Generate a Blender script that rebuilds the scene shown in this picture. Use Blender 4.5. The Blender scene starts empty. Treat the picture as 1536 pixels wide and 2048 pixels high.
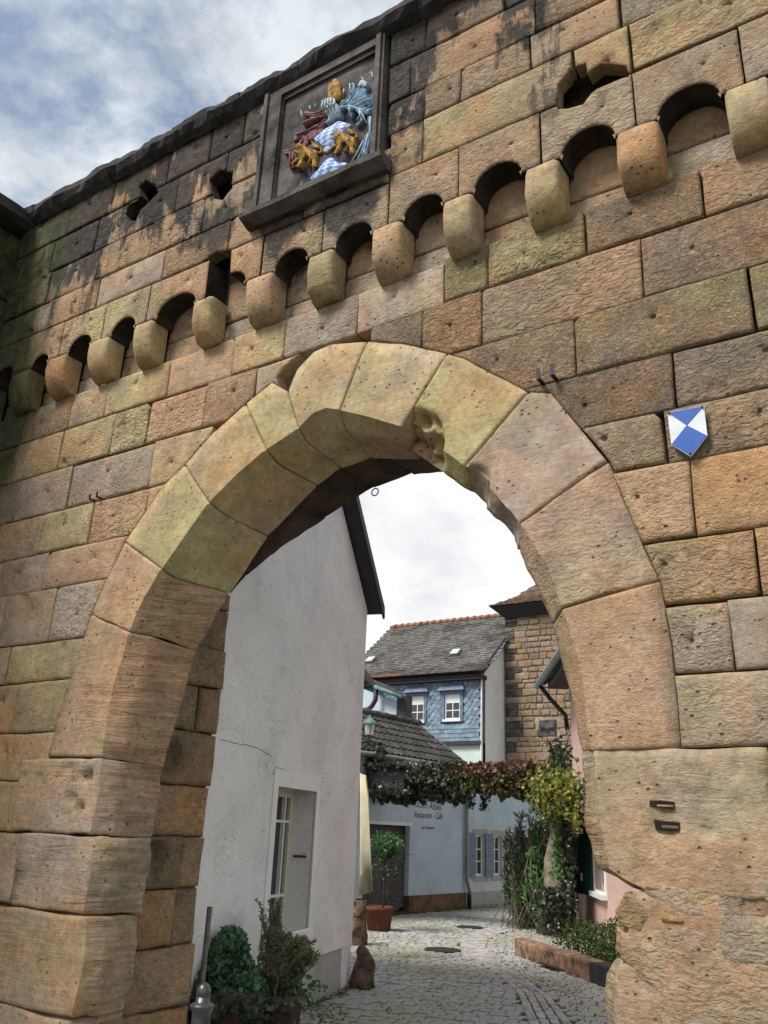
import bpy, math, random
from mathutils import Vector, Matrix, noise as N
from mathutils.geometry import delaunay_2d_cdt
R_ = math.radians
rnd = random.Random(7)
sc = bpy.context.scene
COL = sc.collection

# ------------------------------------------------------------------ camera
CAMY, CAMZ, FPX = -3.9, 1.65, 1692.2
RM = ((0.84130758, -0.16045242, -0.51619433),
      (0.53917341, 0.31735747, 0.78011299),
      (0.0386471, -0.93463322, 0.35350692))
cd = bpy.data.cameras.new('camera'); cam = bpy.data.objects.new('camera', cd); COL.objects.link(cam)
cam.matrix_world = Matrix(((RM[0][0], -RM[0][1], -RM[0][2], 0), (RM[1][0], -RM[1][1], -RM[1][2], CAMY),
                           (RM[2][0], -RM[2][1], -RM[2][2], CAMZ), (0, 0, 0, 1)))
cd.sensor_fit = 'VERTICAL'; cd.sensor_height = 36; cd.sensor_width = 27; cd.lens = FPX / 2048 * 36
cd.clip_start = .05; cd.clip_end = 5000
sc.camera = cam

# ------------------------------------------------------------------ world, sun, exposure
SUN_EL, SUN_AZ = 52, -24          # azimuth measured from -Y (behind the camera) towards +X
w = bpy.data.worlds.new('World'); sc.world = w; w.use_nodes = True
nt = w.node_tree; nt.nodes.clear()
def nd(t, **k):
    n = nt.nodes.new(t)
    for a, b in k.items(): setattr(n, a, b)
    return n
out = nd('ShaderNodeOutputWorld'); bg = nd('ShaderNodeBackground'); bg.inputs[1].default_value = .092
sky = nd('ShaderNodeTexSky', sky_type='NISHITA', sun_disc=False)
sky.sun_elevation = R_(SUN_EL); sky.sun_rotation = R_(180 - SUN_AZ); sky.air_density = 1.2; sky.dust_density = 2
tc = nd('ShaderNodeTexCoord'); sep = nd('ShaderNodeSeparateXYZ'); nt.links.new(tc.outputs['Generated'], sep.inputs[0])
mz = nd('ShaderNodeMath', operation='MAXIMUM'); mz.inputs[1].default_value = .08; nt.links.new(sep.outputs[2], mz.inputs[0])
dv = nd('ShaderNodeVectorMath', operation='DIVIDE'); cb = nd('ShaderNodeCombineXYZ')
for i in range(3): nt.links.new(mz.outputs[0], cb.inputs[i])
nt.links.new(tc.outputs['Generated'], dv.inputs[0]); nt.links.new(cb.outputs[0], dv.inputs[1])
skv = nd('ShaderNodeMapping'); skv.inputs['Scale'].default_value = (1.5, 1.5, 2.4); nt.links.new(tc.outputs['Generated'], skv.inputs['Vector'])
def wnoise(scale, det, rough, dist):
    n = nd('ShaderNodeTexNoise'); n.inputs['Scale'].default_value = scale; n.inputs['Detail'].default_value = det
    n.inputs['Roughness'].default_value = rough; n.inputs['Distortion'].default_value = dist
    nt.links.new(skv.outputs[0], n.inputs['Vector']); return n
def wramp(src, pts):
    r = nd('ShaderNodeValToRGB'); e = r.color_ramp.elements
    while len(e) < len(pts): e.new(.5)
    for x, (p, c) in zip(e, pts): x.position = p; x.color = (*c, 1) if len(c) == 3 else c
    nt.links.new(src, r.inputs[0]); return r
n1 = wnoise(3.2, 8, .60, .15)
cover = wramp(n1.outputs[0], [(.38, (.18, .18, .18)), (.54, (1, 1, 1))])
n2 = wnoise(4.6, 8, .60, .1)
shade = wramp(n2.outputs[0], [(.32, (.62, .64, .70)), (.47, (.93, .93, .94)), (.62, (1.18, 1.17, 1.15))])
elev = wramp(sep.outputs[2], [(.0, (7.4, 7.4, 7.4)), (.40, (6.9, 6.95, 7.0)), (.60, (5.2, 5.6, 5.95)), (1., (4.2, 4.6, 5.0))])
mul = nd('ShaderNodeMixRGB', blend_type='MULTIPLY'); mul.inputs[0].default_value = 1
nt.links.new(elev.outputs[0], mul.inputs[1])
lowc = nd('ShaderNodeMapRange'); lowc.inputs[1].default_value = .38; lowc.inputs[2].default_value = .6
lowc.inputs[3].default_value = 1; lowc.inputs[4].default_value = .12
nt.links.new(sep.outputs[2], lowc.inputs[0])
hf = nd('ShaderNodeMath', operation='MULTIPLY'); hf.inputs[1].default_value = .45; nt.links.new(lowc.outputs[0], hf.inputs[0])
sm = nd('ShaderNodeMixRGB'); sm.inputs[2].default_value = (1, 1, 1, 1); nt.links.new(hf.outputs[0], sm.inputs[0]); nt.links.new(shade.outputs[0], sm.inputs[1]); nt.links.new(sm.outputs[0], mul.inputs[2])
mxc = nd('ShaderNodeMath', operation='MAXIMUM'); nt.links.new(cover.outputs[0], mxc.inputs[0]); nt.links.new(lowc.outputs[0], mxc.inputs[1])
mix = nd('ShaderNodeMixRGB'); nt.links.new(mxc.outputs[0], mix.inputs[0]); nt.links.new(sky.outputs[0], mix.inputs[1]); nt.links.new(mul.outputs[0], mix.inputs[2])
nt.links.new(mix.outputs[0], bg.inputs[0]); nt.links.new(bg.outputs[0], out.inputs[0])

sl = bpy.data.lights.new('sun', 'SUN'); sl.energy = 2.9; sl.angle = R_(20); sl.color = (1, .965, .92)
so = bpy.data.objects.new('sun', sl); COL.objects.link(so)
az = R_(SUN_AZ); el = R_(SUN_EL)
sd = Vector((math.sin(az) * math.cos(el), -math.cos(az) * math.cos(el), math.sin(el)))
so.rotation_euler = sd.to_track_quat('Z', 'Y').to_euler()
vs = sc.view_settings; vs.view_transform = 'Standard'; vs.look = 'None'; vs.exposure = .64; vs.gamma = 1; vs.use_curve_mapping = False
sc.render.engine = 'CYCLES'

# ------------------------------------------------------------------ projection helpers (measure the photograph onto real planes)
def ray(u, v):
    c = Vector((u - 768, v - 1024, FPX))
    return Vector([sum(RM[i][j] * c[j] for j in range(3)) for i in range(3)])
CP = Vector((0, CAMY, CAMZ))
def at(u, v, y):                     # point on the vertical plane at depth y
    d = ray(u, v); t = (y - CAMY) / d.y; return CP + d * t
def gr(u, v, z=0.):
    d = ray(u, v); t = (z - CAMZ) / d.z; return CP + d * t
class Fr:                            # a working plane: o origin, u along, v up, n outward
    def __init__(s, o, u, v=(0, 0, 1), n=None):
        s.o = Vector(o); s.u = Vector(u).normalized(); s.v = Vector(v).normalized()
        s.n = Vector(n).normalized() if n is not None else s.u.cross(s.v).normalized()
    def p(s, a, b, o=0.): return s.o + s.u * a + s.v * b + s.n * o
    def px(s, u, v, o=0.):
        d = ray(u, v); q = s.o + s.n * o; t = (q - CP).dot(s.n) / d.dot(s.n); h = CP + d * t - s.o
        return (h.dot(s.u), h.dot(s.v))

# ------------------------------------------------------------------ materials
MATS = {}
def newmat(name):
    m = bpy.data.materials.new(name); m.use_nodes = True; t = m.node_tree; b = t.nodes['Principled BSDF']
    MATS[name] = m; return m, t, b
def mk(t):
    def n(ty, _in=None, **k):
        x = t.nodes.new(ty)
        for a, b in k.items(): setattr(x, a, b)
        for a, b in (_in or {}).items():
            if hasattr(b, 'is_linked') or isinstance(b, bpy.types.NodeSocket): t.links.new(b, x.inputs[a])
            else: x.inputs[a].default_value = b
        return x
    return n
def ramp(n, src, pts, interp='LINEAR'):
    r = n('ShaderNodeValToRGB', {0: src}); e = r.color_ramp.elements; r.color_ramp.interpolation = interp
    while len(e) < len(pts): e.new(.5)
    for x, (p, c) in zip(e, pts):
        x.position = p; x.color = (c, c, c, 1) if not hasattr(c, '__len__') else (*c, 1)
    return r.outputs[0]
def mixc(n, f, a, b, mode='MIX'):
    m = n('ShaderNodeMixRGB', blend_type=mode)
    for i, x in ((0, f), (1, a), (2, b)):
        if isinstance(x, bpy.types.NodeSocket): m.id_data.links.new(x, m.inputs[i])
        else: m.inputs[i].default_value = x if i == 0 else (*x, 1)
    return m.outputs[0]
def noi(n, vec, scale, det=4, rough=.6, dist=0., out=0):
    x = n('ShaderNodeTexNoise', {'Vector': vec, 'Scale': scale, 'Detail': det, 'Roughness': rough, 'Distortion': dist}); return x.outputs[out]
def mapv(n, vec, sc_=(1, 1, 1), rot=(0, 0, 0), loc=(0, 0, 0)):
    return n('ShaderNodeMapping', {'Vector': vec, 'Scale': sc_, 'Rotation': rot, 'Location': loc}).outputs[0]
def math_(n, op, a, b=0.):
    x = n('ShaderNodeMath', operation=op)
    for i, q in ((0, a), (1, b)):
        if isinstance(q, bpy.types.NodeSocket): x.id_data.links.new(q, x.inputs[i])
        else: x.inputs[i].default_value = q
    return x.outputs[0]
def bump(n, h, strength, dist, normal=None):
    i = {'Height': h, 'Strength': strength, 'Distance': dist}
    if normal is not None: i['Normal'] = normal
    return n('ShaderNodeBump', i).outputs[0]

def sandstone(name, kind='ashlar', stains=True):
    m, t, b = newmat(name); n = mk(t)
    pos = n('ShaderNodeNewGeometry').outputs['Position']; oi = n('ShaderNodeObjectInfo')
    col = oi.outputs['Color']; al = oi.outputs['Alpha']; rn = oi.outputs['Random']
    off = n('ShaderNodeCombineXYZ', {0: math_(n, 'MULTIPLY', rn, 17.), 1: math_(n, 'MULTIPLY', rn, 5.), 2: math_(n, 'MULTIPLY', rn, 31.)}).outputs[0]
    sv = n('ShaderNodeVectorMath', {0: pos, 1: off}, operation='ADD').outputs[0]
    big = noi(n, sv, 1.7, 3, .55, .3)
    c = mixc(n, ramp(n, big, [(.42, 0.), (.60, .62)]), col, (.47, .275, .15))
    c = mixc(n, ramp(n, noi(n, sv, 2.3, 3, .6, .2, 0), [(.48, 0.), (.64, .6)]), c, (.355, .295, .17))
    c = mixc(n, ramp(n, noi(n, mapv(n, sv, loc=(4, 9, 2)), 1.9, 4, .6), [(.5, 0.), (.68, .65)]), c, (.34, .275, .225))
    fine = noi(n, sv, 26, 6, .72)
    c = mixc(n, 1., c, ramp(n, fine, [(.25, (.62, .60, .58)), (.55, (1., 1., 1.)), (.8, (1.16, 1.15, 1.12))]), 'MULTIPLY')
    med = noi(n, sv, 6, 5, .65)
    c = mixc(n, 1., c, ramp(n, med, [(.3, (.72, .71, .70)), (.6, (1.06, 1.06, 1.05))]), 'MULTIPLY')
    if kind == 'worn':
        lay = noi(n, mapv(n, sv, (.7, .7, 7), (R_(5), R_(4), 0)), 2.2, 5, .6, .8)
        side = n('ShaderNodeMapRange', {0: n('ShaderNodeSeparateXYZ', {0: pos}).outputs[1], 1: -.02, 2: .06, 3: .12, 4: 1.}).outputs[0]
        side = math_(n, 'ADD', side, math_(n, 'MULTIPLY', ramp(n, noi(n, sv, 2.4, 3), [(.5, 0.), (.66, 1.)]), .35))
        c = mixc(n, math_(n, 'MINIMUM', side, 1.), c, mixc(n, 1., c, ramp(n, lay, [(.32, (.74, .70, .64)), (.5, (1, 1, 1)), (.7, (1.1, 1.06, 1.0))]), 'MULTIPLY'))
    pits = n('ShaderNodeTexVoronoi', {'Vector': sv, 'Scale': 21., 'Randomness': 1.}, feature='F1').outputs['Distance']
    pm = math_(n, 'MULTIPLY', ramp(n, pits, [(.07, 1.), (.2, 0.)]), ramp(n, noi(n, sv, 3.3, 2), [(.47, 0.), (.6, 1.)]))
    c = mixc(n, math_(n, 'MULTIPLY', pm, .6), c, (.09, .065, .045))
    if stains:
        s = n('ShaderNodeSeparateXYZ', {0: pos}); X, Y, Z = s.outputs
        streak = noi(n, mapv(n, pos, (1.9, 1.9, .4)), 1.6, 6, .66, .25)
        blot = noi(n, pos, 2.1, 5, .62, .3)
        # soot crust under the coping, heavier to the left
        top = n('ShaderNodeMapRange', {0: Z, 1: 5.8, 2: 7.1, 3: -.02, 4: .62}).outputs[0]
        lft = n('ShaderNodeMapRange', {0: X, 1: -1.2, 2: -4., 3: -.12, 4: .2}).outputs[0]
        k = math_(n, 'ADD', math_(n, 'ADD', top, lft), math_(n, 'MULTIPLY', math_(n, 'SUBTRACT', streak, .5), 2.6))
        k = math_(n, 'MULTIPLY', ramp(n, math_(n, 'ADD', k, math_(n, 'MULTIPLY', math_(n, 'SUBTRACT', blot, .5), 1.6)), [(.33, 0.), (.49, .93)]), ramp(n, n('ShaderNodeMapRange', {0: Z, 1: 5.2, 2: 6.1}).outputs[0], [(0., 0.), (1., 1.)]))
        # around and under the carved panel
        dx = math_(n, 'ABSOLUTE', math_(n, 'ADD', X, 3.17)); 
        px = n('ShaderNodeMapRange', {0: dx, 1: .35, 2: 1.0, 3: .62, 4: -.5}).outputs[0]
        pz = n('ShaderNodeMapRange', {0: Z, 1: 5.1, 2: 5.85, 3: -.55, 4: .25}).outputs[0]
        k2 = ramp(n, math_(n, 'ADD', math_(n, 'ADD', px, pz), math_(n, 'MULTIPLY', math_(n, 'SUBTRACT', blot, .5), 2.)), [(.34, 0.), (.56, .9)])
        k = math_(n, 'MAXIMUM', k, k2)
        dark = ramp(n, noi(n, pos, 14, 4), [(.4, (.022, .022, .022)), (.62, (.06, .056, .05))])
        c = mixc(n, k, c, dark)
        # scattered dark lichen blots
        k3 = math_(n, 'MULTIPLY', ramp(n, noi(n, mapv(n, pos, loc=(3, 1, 7)), 2.6, 4, .6), [(.66, 0.), (.72, .75)]), ramp(n, n('ShaderNodeMapRange', {0: Z, 1: 4.4, 2: 5.6}).outputs[0], [(.2, 0.), (.9, 1.)]))
        c = mixc(n, k3, c, (.05, .05, .046))
        # algae in the shaded corner on the left
        gx = n('ShaderNodeMapRange', {0: X, 1: -5.7, 2: -6.8, 3: -.35, 4: 1.3}).outputs[0]
        gz = n('ShaderNodeMapRange', {0: Z, 1: 3.4, 2: 5.2, 3: -1.0, 4: 0.}).outputs[0]
        g = math_(n, 'MULTIPLY', ramp(n, math_(n, 'ADD', math_(n, 'ADD', gx, gz), math_(n, 'MULTIPLY', math_(n, 'SUBTRACT', streak, .5), 1.5)), [(.22, 0.), (.6, .88)]), ramp(n, n('ShaderNodeMapRange', {0: Y, 1: .5, 2: .2}).outputs[0], [(0., 0.), (1., 1.)]))
        c = mixc(n, g, c, ramp(n, noi(n, pos, 7, 5), [(.4, (.03, .036, .02)), (.7, (.085, .10, .035))]))
        # moss flecks below the panel and greenish runs
        k4 = math_(n, 'MULTIPLY', ramp(n, noi(n, mapv(n, pos, (1, 1, .6), loc=(8, 2, 2)), 5.5, 5, .7), [(.60, 0.), (.70, .8)]), ramp(n, dx, [(.3, 1.), (.9, 0.)]))
        c = mixc(n, math_(n, 'MULTIPLY', k4, ramp(n, n('ShaderNodeMapRange', {0: Z, 1: 4.7, 2: 5.3}).outputs[0], [(0., 0.), (1., .8)])), c, (.07, .085, .03))
    t.links.new(c, b.inputs['Base Color']); b.inputs['Roughness'].default_value = .92
    b.inputs['Specular IOR Level'].default_value = .2
    # relief
    vs2 = n('ShaderNodeVectorMath', {0: mapv(n, sv, (1, 1, 1.9), (0, R_(28), 0)), 3: math_(n, 'ADD', .5, rn)}, operation='SCALE').outputs[0]
    h1 = noi(n, vs2, 26, 3, .55, .9)
    h1 = ramp(n, h1, [(.36, 0.), (.62, 1.)])
    nb = bump(n, h1, math_(n, 'MINIMUM', math_(n, 'MULTIPLY', al, 1.5), 1.), .024)
    nb = bump(n, noi(n, sv, 60, 6, .8), math_(n, 'MINIMUM', math_(n, 'ADD', al, .35), .9), .009, nb)
    nb = bump(n, noi(n, sv, 9, 5, .7), math_(n, 'ADD', math_(n, 'MULTIPLY', al, .7), .22), .028, nb)
    nb = bump(n, math_(n, 'SUBTRACT', 1., pm), 1., .014, nb)
    if kind == 'worn':
        l2 = noi(n, mapv(n, sv, (.8, .8, 7), (R_(5), R_(4), 0)), 2.6, 6, .62, 1.0)
        nb = bump(n, l2, math_(n, 'MINIMUM', side, 1.), .05, nb)
    if kind == 'tooled':
        l2 = noi(n, mapv(n, sv, (4, 4, 42), (0, R_(12), 0)), 1.6, 3, .5, .3)
        nb = bump(n, l2, .35, .008, nb)
    t.links.new(nb, b.inputs['Normal'])
    return m

def flat(name, col, rough=.7, var=.15, vs_=8., bmp=0., bs=40., metal=0., spec=.4, use_obj=False):
    m, t, b = newmat(name); n = mk(t)
    pos = n('ShaderNodeNewGeometry').outputs['Position']
    base = col
    if use_obj: base = mixc(n, 1., n('ShaderNodeObjectInfo').outputs['Color'], col, 'MULTIPLY')
    lo = tuple([1 - var * 1.6] * 3); hi = tuple([1 + var * .6] * 3)
    c = mixc(n, 1., base, ramp(n, noi(n, pos, vs_, 6, .65), [(.3, lo), (.65, hi)]), 'MULTIPLY')
    t.links.new(c, b.inputs['Base Color']); b.inputs['Roughness'].default_value = rough
    b.inputs['Metallic'].default_value = metal; b.inputs['Specular IOR Level'].default_value = spec
    if bmp: t.links.new(bump(n, noi(n, pos, bs, 5, .65), .8, bmp), b.inputs['Normal'])
    return m

def stucco(name, col, arcs=False, dirt=True, bot=.0):
    m, t, b = newmat(name); n = mk(t)
    pos = n('ShaderNodeNewGeometry').outputs['Position']
    c = mixc(n, 1., col, ramp(n, noi(n, pos, 1.3, 6, .6, .2), [(.3, (.86, .86, .86)), (.65, (1.03, 1.03, 1.03))]), 'MULTIPLY')
    if dirt:
        Z = n('ShaderNodeSeparateXYZ', {0: pos}).outputs[2]
        k = math_(n, 'ADD', n('ShaderNodeMapRange', {0: Z, 1: .0, 2: 1.1, 3: .45, 4: -.25}).outputs[0], math_(n, 'MULTIPLY', math_(n, 'SUBTRACT', noi(n, mapv(n, pos, (2, 2, .8)), 2.5, 5), .5), 1.5))
        c = mixc(n, ramp(n, k, [(.2, 0.), (.6, .5)]), c, (.22, .22, .17))
        st = noi(n, mapv(n, pos, (1.6, 1.6, .5)), 1.3, 7, .7, .4)
        c = mixc(n, ramp(n, st, [(.52, 0.), (.74, .26)]), c, (.33, .33, .30))
    t.links.new(c, b.inputs['Base Color']); b.inputs['Roughness'].default_value = .93; b.inputs['Specular IOR Level'].default_value = .15
    nb = bump(n, noi(n, pos, 60, 5, .7), .4, .006)
    if arcs:
        # trowel sweeps: rings around scattered centres, only here and there
        def sweep(scale, loc, ph, a, bb, nb):
            v = mapv(n, pos, (1, 1, 1), loc=loc)
            vo = n('ShaderNodeTexVoronoi', {'Vector': v, 'Scale': scale}, feature='F1')
            w_ = math_(n, 'SINE', math_(n, 'ADD', math_(n, 'MULTIPLY', vo.outputs['Distance'], ph), math_(n, 'MULTIPLY', noi(n, pos, 5, 3), 5.)))
            msk = ramp(n, noi(n, mapv(n, pos, loc=loc), 3.2, 4, .6), [(a, 0.), (bb, 1.)])
            msk = math_(n, 'MULTIPLY', msk, ramp(n, noi(n, pos, 14, 3), [(.4, 0.), (.6, 1.)]))
            return bump(n, math_(n, 'MULTIPLY', w_, msk), .8, .006, nb)
        nb = sweep(1.5, (1, 2, 3), 95., .54, .62, nb)
        nb = sweep(2.1, (5, .4, 1), 70., .55, .64, nb)
        vec = mapv(n, pos, (1, 1, 1), (0, R_(-40), 0))
        sc_ = noi(n, mapv(n, vec, (2, 2, 16)), 2.4, 5, .65, 1.2)
        nb = bump(n, ramp(n, sc_, [(.52, 1.), (.55, 0.), (.58, 1.)]), ramp(n, noi(n, pos, 1.9, 3), [(.48, 0.), (.62, .55)]), .007, nb)
    nb = bump(n, noi(n, pos, 7, 5, .6), .5, .03, nb)
    t.links.new(nb, b.inputs['Normal']); return m

M_ash = sandstone('sandstone_ashlar'); M_vou = sandstone('sandstone_tooled', 'tooled'); M_worn = sandstone('sandstone_worn', 'worn')
M_twr = sandstone('sandstone_tower', 'ashlar', False)
M_mort = flat('mortar', (.36, .29, .21), .95, .3, 9, .02, 30)
M_core = flat('mortar_core', (.15, .115, .08), .97, .3, 9, .02, 30)
M_soot = flat('soot_stone', (.095, .085, .08), .93, .7, 4, .02, 18)
M_cope = flat('coping_stone', (.042, .04, .038), .95, .4, 6, .02, 14)
M_white = stucco('white_render', (.74, .735, .72), True)
M_trim = stucco('smooth_render', (.78, .775, .76), False, False)
M_plin = stucco('plinth_render', (.38, .38, .36), False)
M_blue = stucco('blue_render', (.50, .60, .68), False)
M_blup = stucco('grey_render', (.56, .60, .62), False)
M_pale = stucco('pale_render', (.58, .66, .63), False, False)
M_grey = stucco('grey_gable_render', (.78, .78, .77), False, False)
M_pink = stucco('pink_render', (.60, .40, .335), False)
M_brownp = flat('brown_plinth', (.16, .095, .05), .95, .4, 4, .01, 30)
M_dkwood = flat('dark_wood', (.035, .03, .035), .6, .3, 14, .004, 60)
M_soffit = flat('purple_soffit', (.045, .042, .065), .6, .2, 5)
M_tile = flat('old_roof_tile', (.10, .095, .085), .9, .5, 3, .01, 30, use_obj=True)
M_tilered = flat('orange_ridge_tile', (.26, .13, .075), .9, .4, 4, .01, 30)
M_slate = flat('slate', (.17, .25, .31), .55, .3, 6, .006, 30, use_obj=True)
M_zinc = flat('zinc', (.24, .25, .23), .5, .2, 6, metal=.3)
M_wfr = flat('white_paint', (.72, .73, .72), .45, .06, 10)
M_cream = flat('cream_paint', (.66, .62, .47), .5, .1, 10)
M_glass, _t, _b = newmat('window_glass'); _b.inputs['Base Color'].default_value = (.02, .024, .026, 1); _b.inputs['Roughness'].default_value = .08; _b.inputs['Specular IOR Level'].default_value = .9
_n = mk(_t); _t.links.new(bump(_n, noi(_n, _n('ShaderNodeNewGeometry').outputs['Position'], 3, 2), .2, .01), _b.inputs['Normal'])
M_shut = flat('blue_shutter', (.14, .205, .27), .6, .12, 12, .003, 60)
M_gshut = flat('green_shutter', (.012, .05, .04), .5, .15, 12)
M_gate = flat('grey_plank', (.13, .127, .125), .8, .25, 9, .004, 60)
M_terra = flat('terracotta', (.12, .035, .018), .8, .2, 6, .004, 40)
M_pot = flat('brown_pot', (.10, .055, .035), .8, .3, 6, .004, 40)
M_blk = flat('black_iron', (.02, .02, .022), .5, .2, 20, metal=.5)
M_bol = flat('grey_bollard_paint', (.10, .10, .11), .35, .25, 12, .002, 50, metal=.6)
M_beam = flat('weathered_timber', (.27, .155, .095), .9, .6, 7, .02, 30)
M_beamd = flat('timber_end', (.03, .026, .024), .9, .3, 8, .006, 40)
M_bark = flat('bark', (.23, .21, .145), .95, .45, 6, .05, 14)
M_soil = flat('soil', (.05, .035, .022), .98, .4, 12, .02, 30)
M_cloth = flat('cream_cloth', (.62, .57, .40), .9, .12, 4)
M_gstone = flat('guard_stone', (.13, .085, .06), .95, 1.0, 7, .05, 22)
M_sign = flat('black_board', (.012, .012, .013), .5, .2, 9)
M_ltr = flat('faded_lettering', (.09, .09, .095), .6, .3, 20)
M_ink = flat('dark_lettering', (.06, .075, .10), .8, .3, 30)
M_sblue = flat('sign_blue', (.012, .085, .38), .45, .12, 9)
M_swht = flat('sign_white', (.62, .66, .70), .45, .1, 9)
M_gold = flat('old_gold', (.42, .24, .06), .9, .6, 26, .008, 40)
M_red = flat('faded_red', (.26, .12, .13), .9, .6, 24, .010, 40)
M_cblue = flat('mantling_blue', (.13, .25, .38), .9, .6, 24, .010, 40)
M_cwht = flat('chalk_white', (.36, .41, .45), .8, .25, 20, .004, 30)
M_helm = flat('helmet_grey', (.26, .34, .42), .7, .35, 14, .008, 30)
M_field = flat('shield_dark', (.055, .045, .065), .85, .35, 10, .01, 30)
M_copper = flat('green_gutter', (.12, .24, .20), .6, .3, 9)
M_lamp = flat('lantern_glass', (.55, .58, .56), .3, .1, 9)
M_dkpole = flat('pole_paint', (.13, .13, .10), .6, .3, 9)
M_blk0 = flat('pocket_shade', (.03, .024, .018), 1., .3, 20, spec=0.)
M_niche = flat('niche_shade', (.035, .028, .024), .95, .6, 6, .01, 25)  # near-black colour paints shade into the niche crowns
M_dsof = flat('dark_sandstone', (.085, .058, .042), .95, .7, 3, .03, 14)  # deep brown for the rear soffit, darker than the jamb stones
M_manh = flat('manhole_iron', (.035, .035, .04), .7, .3, 30, .004, 60)
# lozenges: blue and white diamonds, skewed
M_loz, _t, _b = newmat('lozenge_paint'); _n = mk(_t)
_pos = _n('ShaderNodeNewGeometry').outputs['Position']; _s = _n('ShaderNodeSeparateXYZ', {0: _pos})
_a = math_(_n, 'ADD', math_(_n, 'MULTIPLY', _s.outputs[0], 11.), math_(_n, 'MULTIPLY', _s.outputs[2], 17.))
_c = math_(_n, 'ADD', math_(_n, 'MULTIPLY', _s.outputs[0], -6.), math_(_n, 'MULTIPLY', _s.outputs[2], 22.))
_ck = _n('ShaderNodeTexChecker', {'Vector': _n('ShaderNodeCombineXYZ', {0: _a, 1: _c, 2: .5}).outputs[0], 'Scale': 1.5}).outputs['Fac']
_cc = mixc(_n, _ck, (.10, .24, .58), (.52, .62, .74))
_cc = mixc(_n, 1., _cc, ramp(_n, noi(_n, _pos, 16, 5), [(.3, (.7, .7, .7)), (.6, (1, 1, 1))]), 'MULTIPLY')
_t.links.new(_cc, _b.inputs['Base Color']); _b.inputs['Roughness'].default_value = .7
_t.links.new(bump(_n, noi(_n, _pos, 24, 4), .7, .01), _b.inputs['Normal'])

def leafmat(name, a, b_, rough=.5, trans=.25):
    m, t, b = newmat(name); n = mk(t)
    pos = n('ShaderNodeNewGeometry').outputs['Position']
    ri = n('ShaderNodeNewGeometry').outputs['Random Per Island']
    c = mixc(n, ri, a, b_)
    c = mixc(n, 1., c, ramp(n, noi(n, pos, 3, 3), [(.3, (.6, .6, .6)), (.7, (1.2, 1.2, 1.2))]), 'MULTIPLY')
    t.links.new(c, b.inputs['Base Color']); b.inputs['Roughness'].default_value = rough
    tr = n('ShaderNodeBsdfTranslucent', {'Color': c}); mx = n('ShaderNodeMixShader', {0: trans, 1: b.outputs[0], 2: tr.outputs[0]})
    t.links.new(mx.outputs[0], t.nodes['Material Output'].inputs[0]); return m
L_ivy = leafmat('ivy_leaf', (.025, .06, .03), (.09, .20, .08), .35)
L_ivyd = leafmat('vine_leaf_dark', (.018, .026, .015), (.10, .12, .07), .3)
L_vred = leafmat('vine_leaf_red', (.09, .032, .022), (.24, .11, .07), .45)
L_vgrn = leafmat('vine_leaf_olive', (.04, .055, .018), (.13, .15, .04), .4)
L_yel = leafmat('vine_leaf_yellow', (.10, .16, .03), (.50, .44, .09), .5, .35)
L_ole = leafmat('oleander_leaf', (.05, .09, .05), (.20, .24, .13), .4)
L_lau = leafmat('laurel_leaf', (.04, .12, .03), (.12, .26, .05), .4)
L_ros = leafmat('rosemary_needle', (.18, .20, .10), (.38, .38, .22), .7)
L_bed = leafmat('bed_leaf', (.03, .07, .02), (.09, .17, .03), .5)
L_box = leafmat('tree_leaf', (.03, .09, .04), (.10, .22, .07), .5)
L_moss = leafmat('weed', (.05, .08, .02), (.13, .17, .04), .8)

# ------------------------------------------------------------------ object helpers
def mesh(name, vs_, fs, mat, parent=None, smooth=False, sharp=None, color=None, loc=None):
    me = bpy.data.meshes.new(name)
    me.from_pydata([tuple(v) for v in vs_], [], fs)
    if mat is not None:
        for m in (mat if isinstance(mat, (list, tuple)) else [mat]): me.materials.append(m)
    if smooth: me.polygons.foreach_set('use_smooth', [True] * len(me.polygons))
    me.update()
    o = bpy.data.objects.new(name, me); COL.objects.link(o)
    if parent is not None: o.parent = parent
    if color is not None: o.color = color
    if loc is not None: o.location = loc
    return o
def thing(name, label, cat, group=None, loc=(0, 0, 0)):
    o = bpy.data.objects.new(name, None); COL.objects.link(o); o.empty_display_size = .2
    o.location = loc
    o['label'] = label; o['category'] = cat
    if group: o['group'] = group
    return o
def tag(o, label, cat, group=None):
    o['label'] = label; o['category'] = cat
    if group: o['group'] = group
    return o
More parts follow.
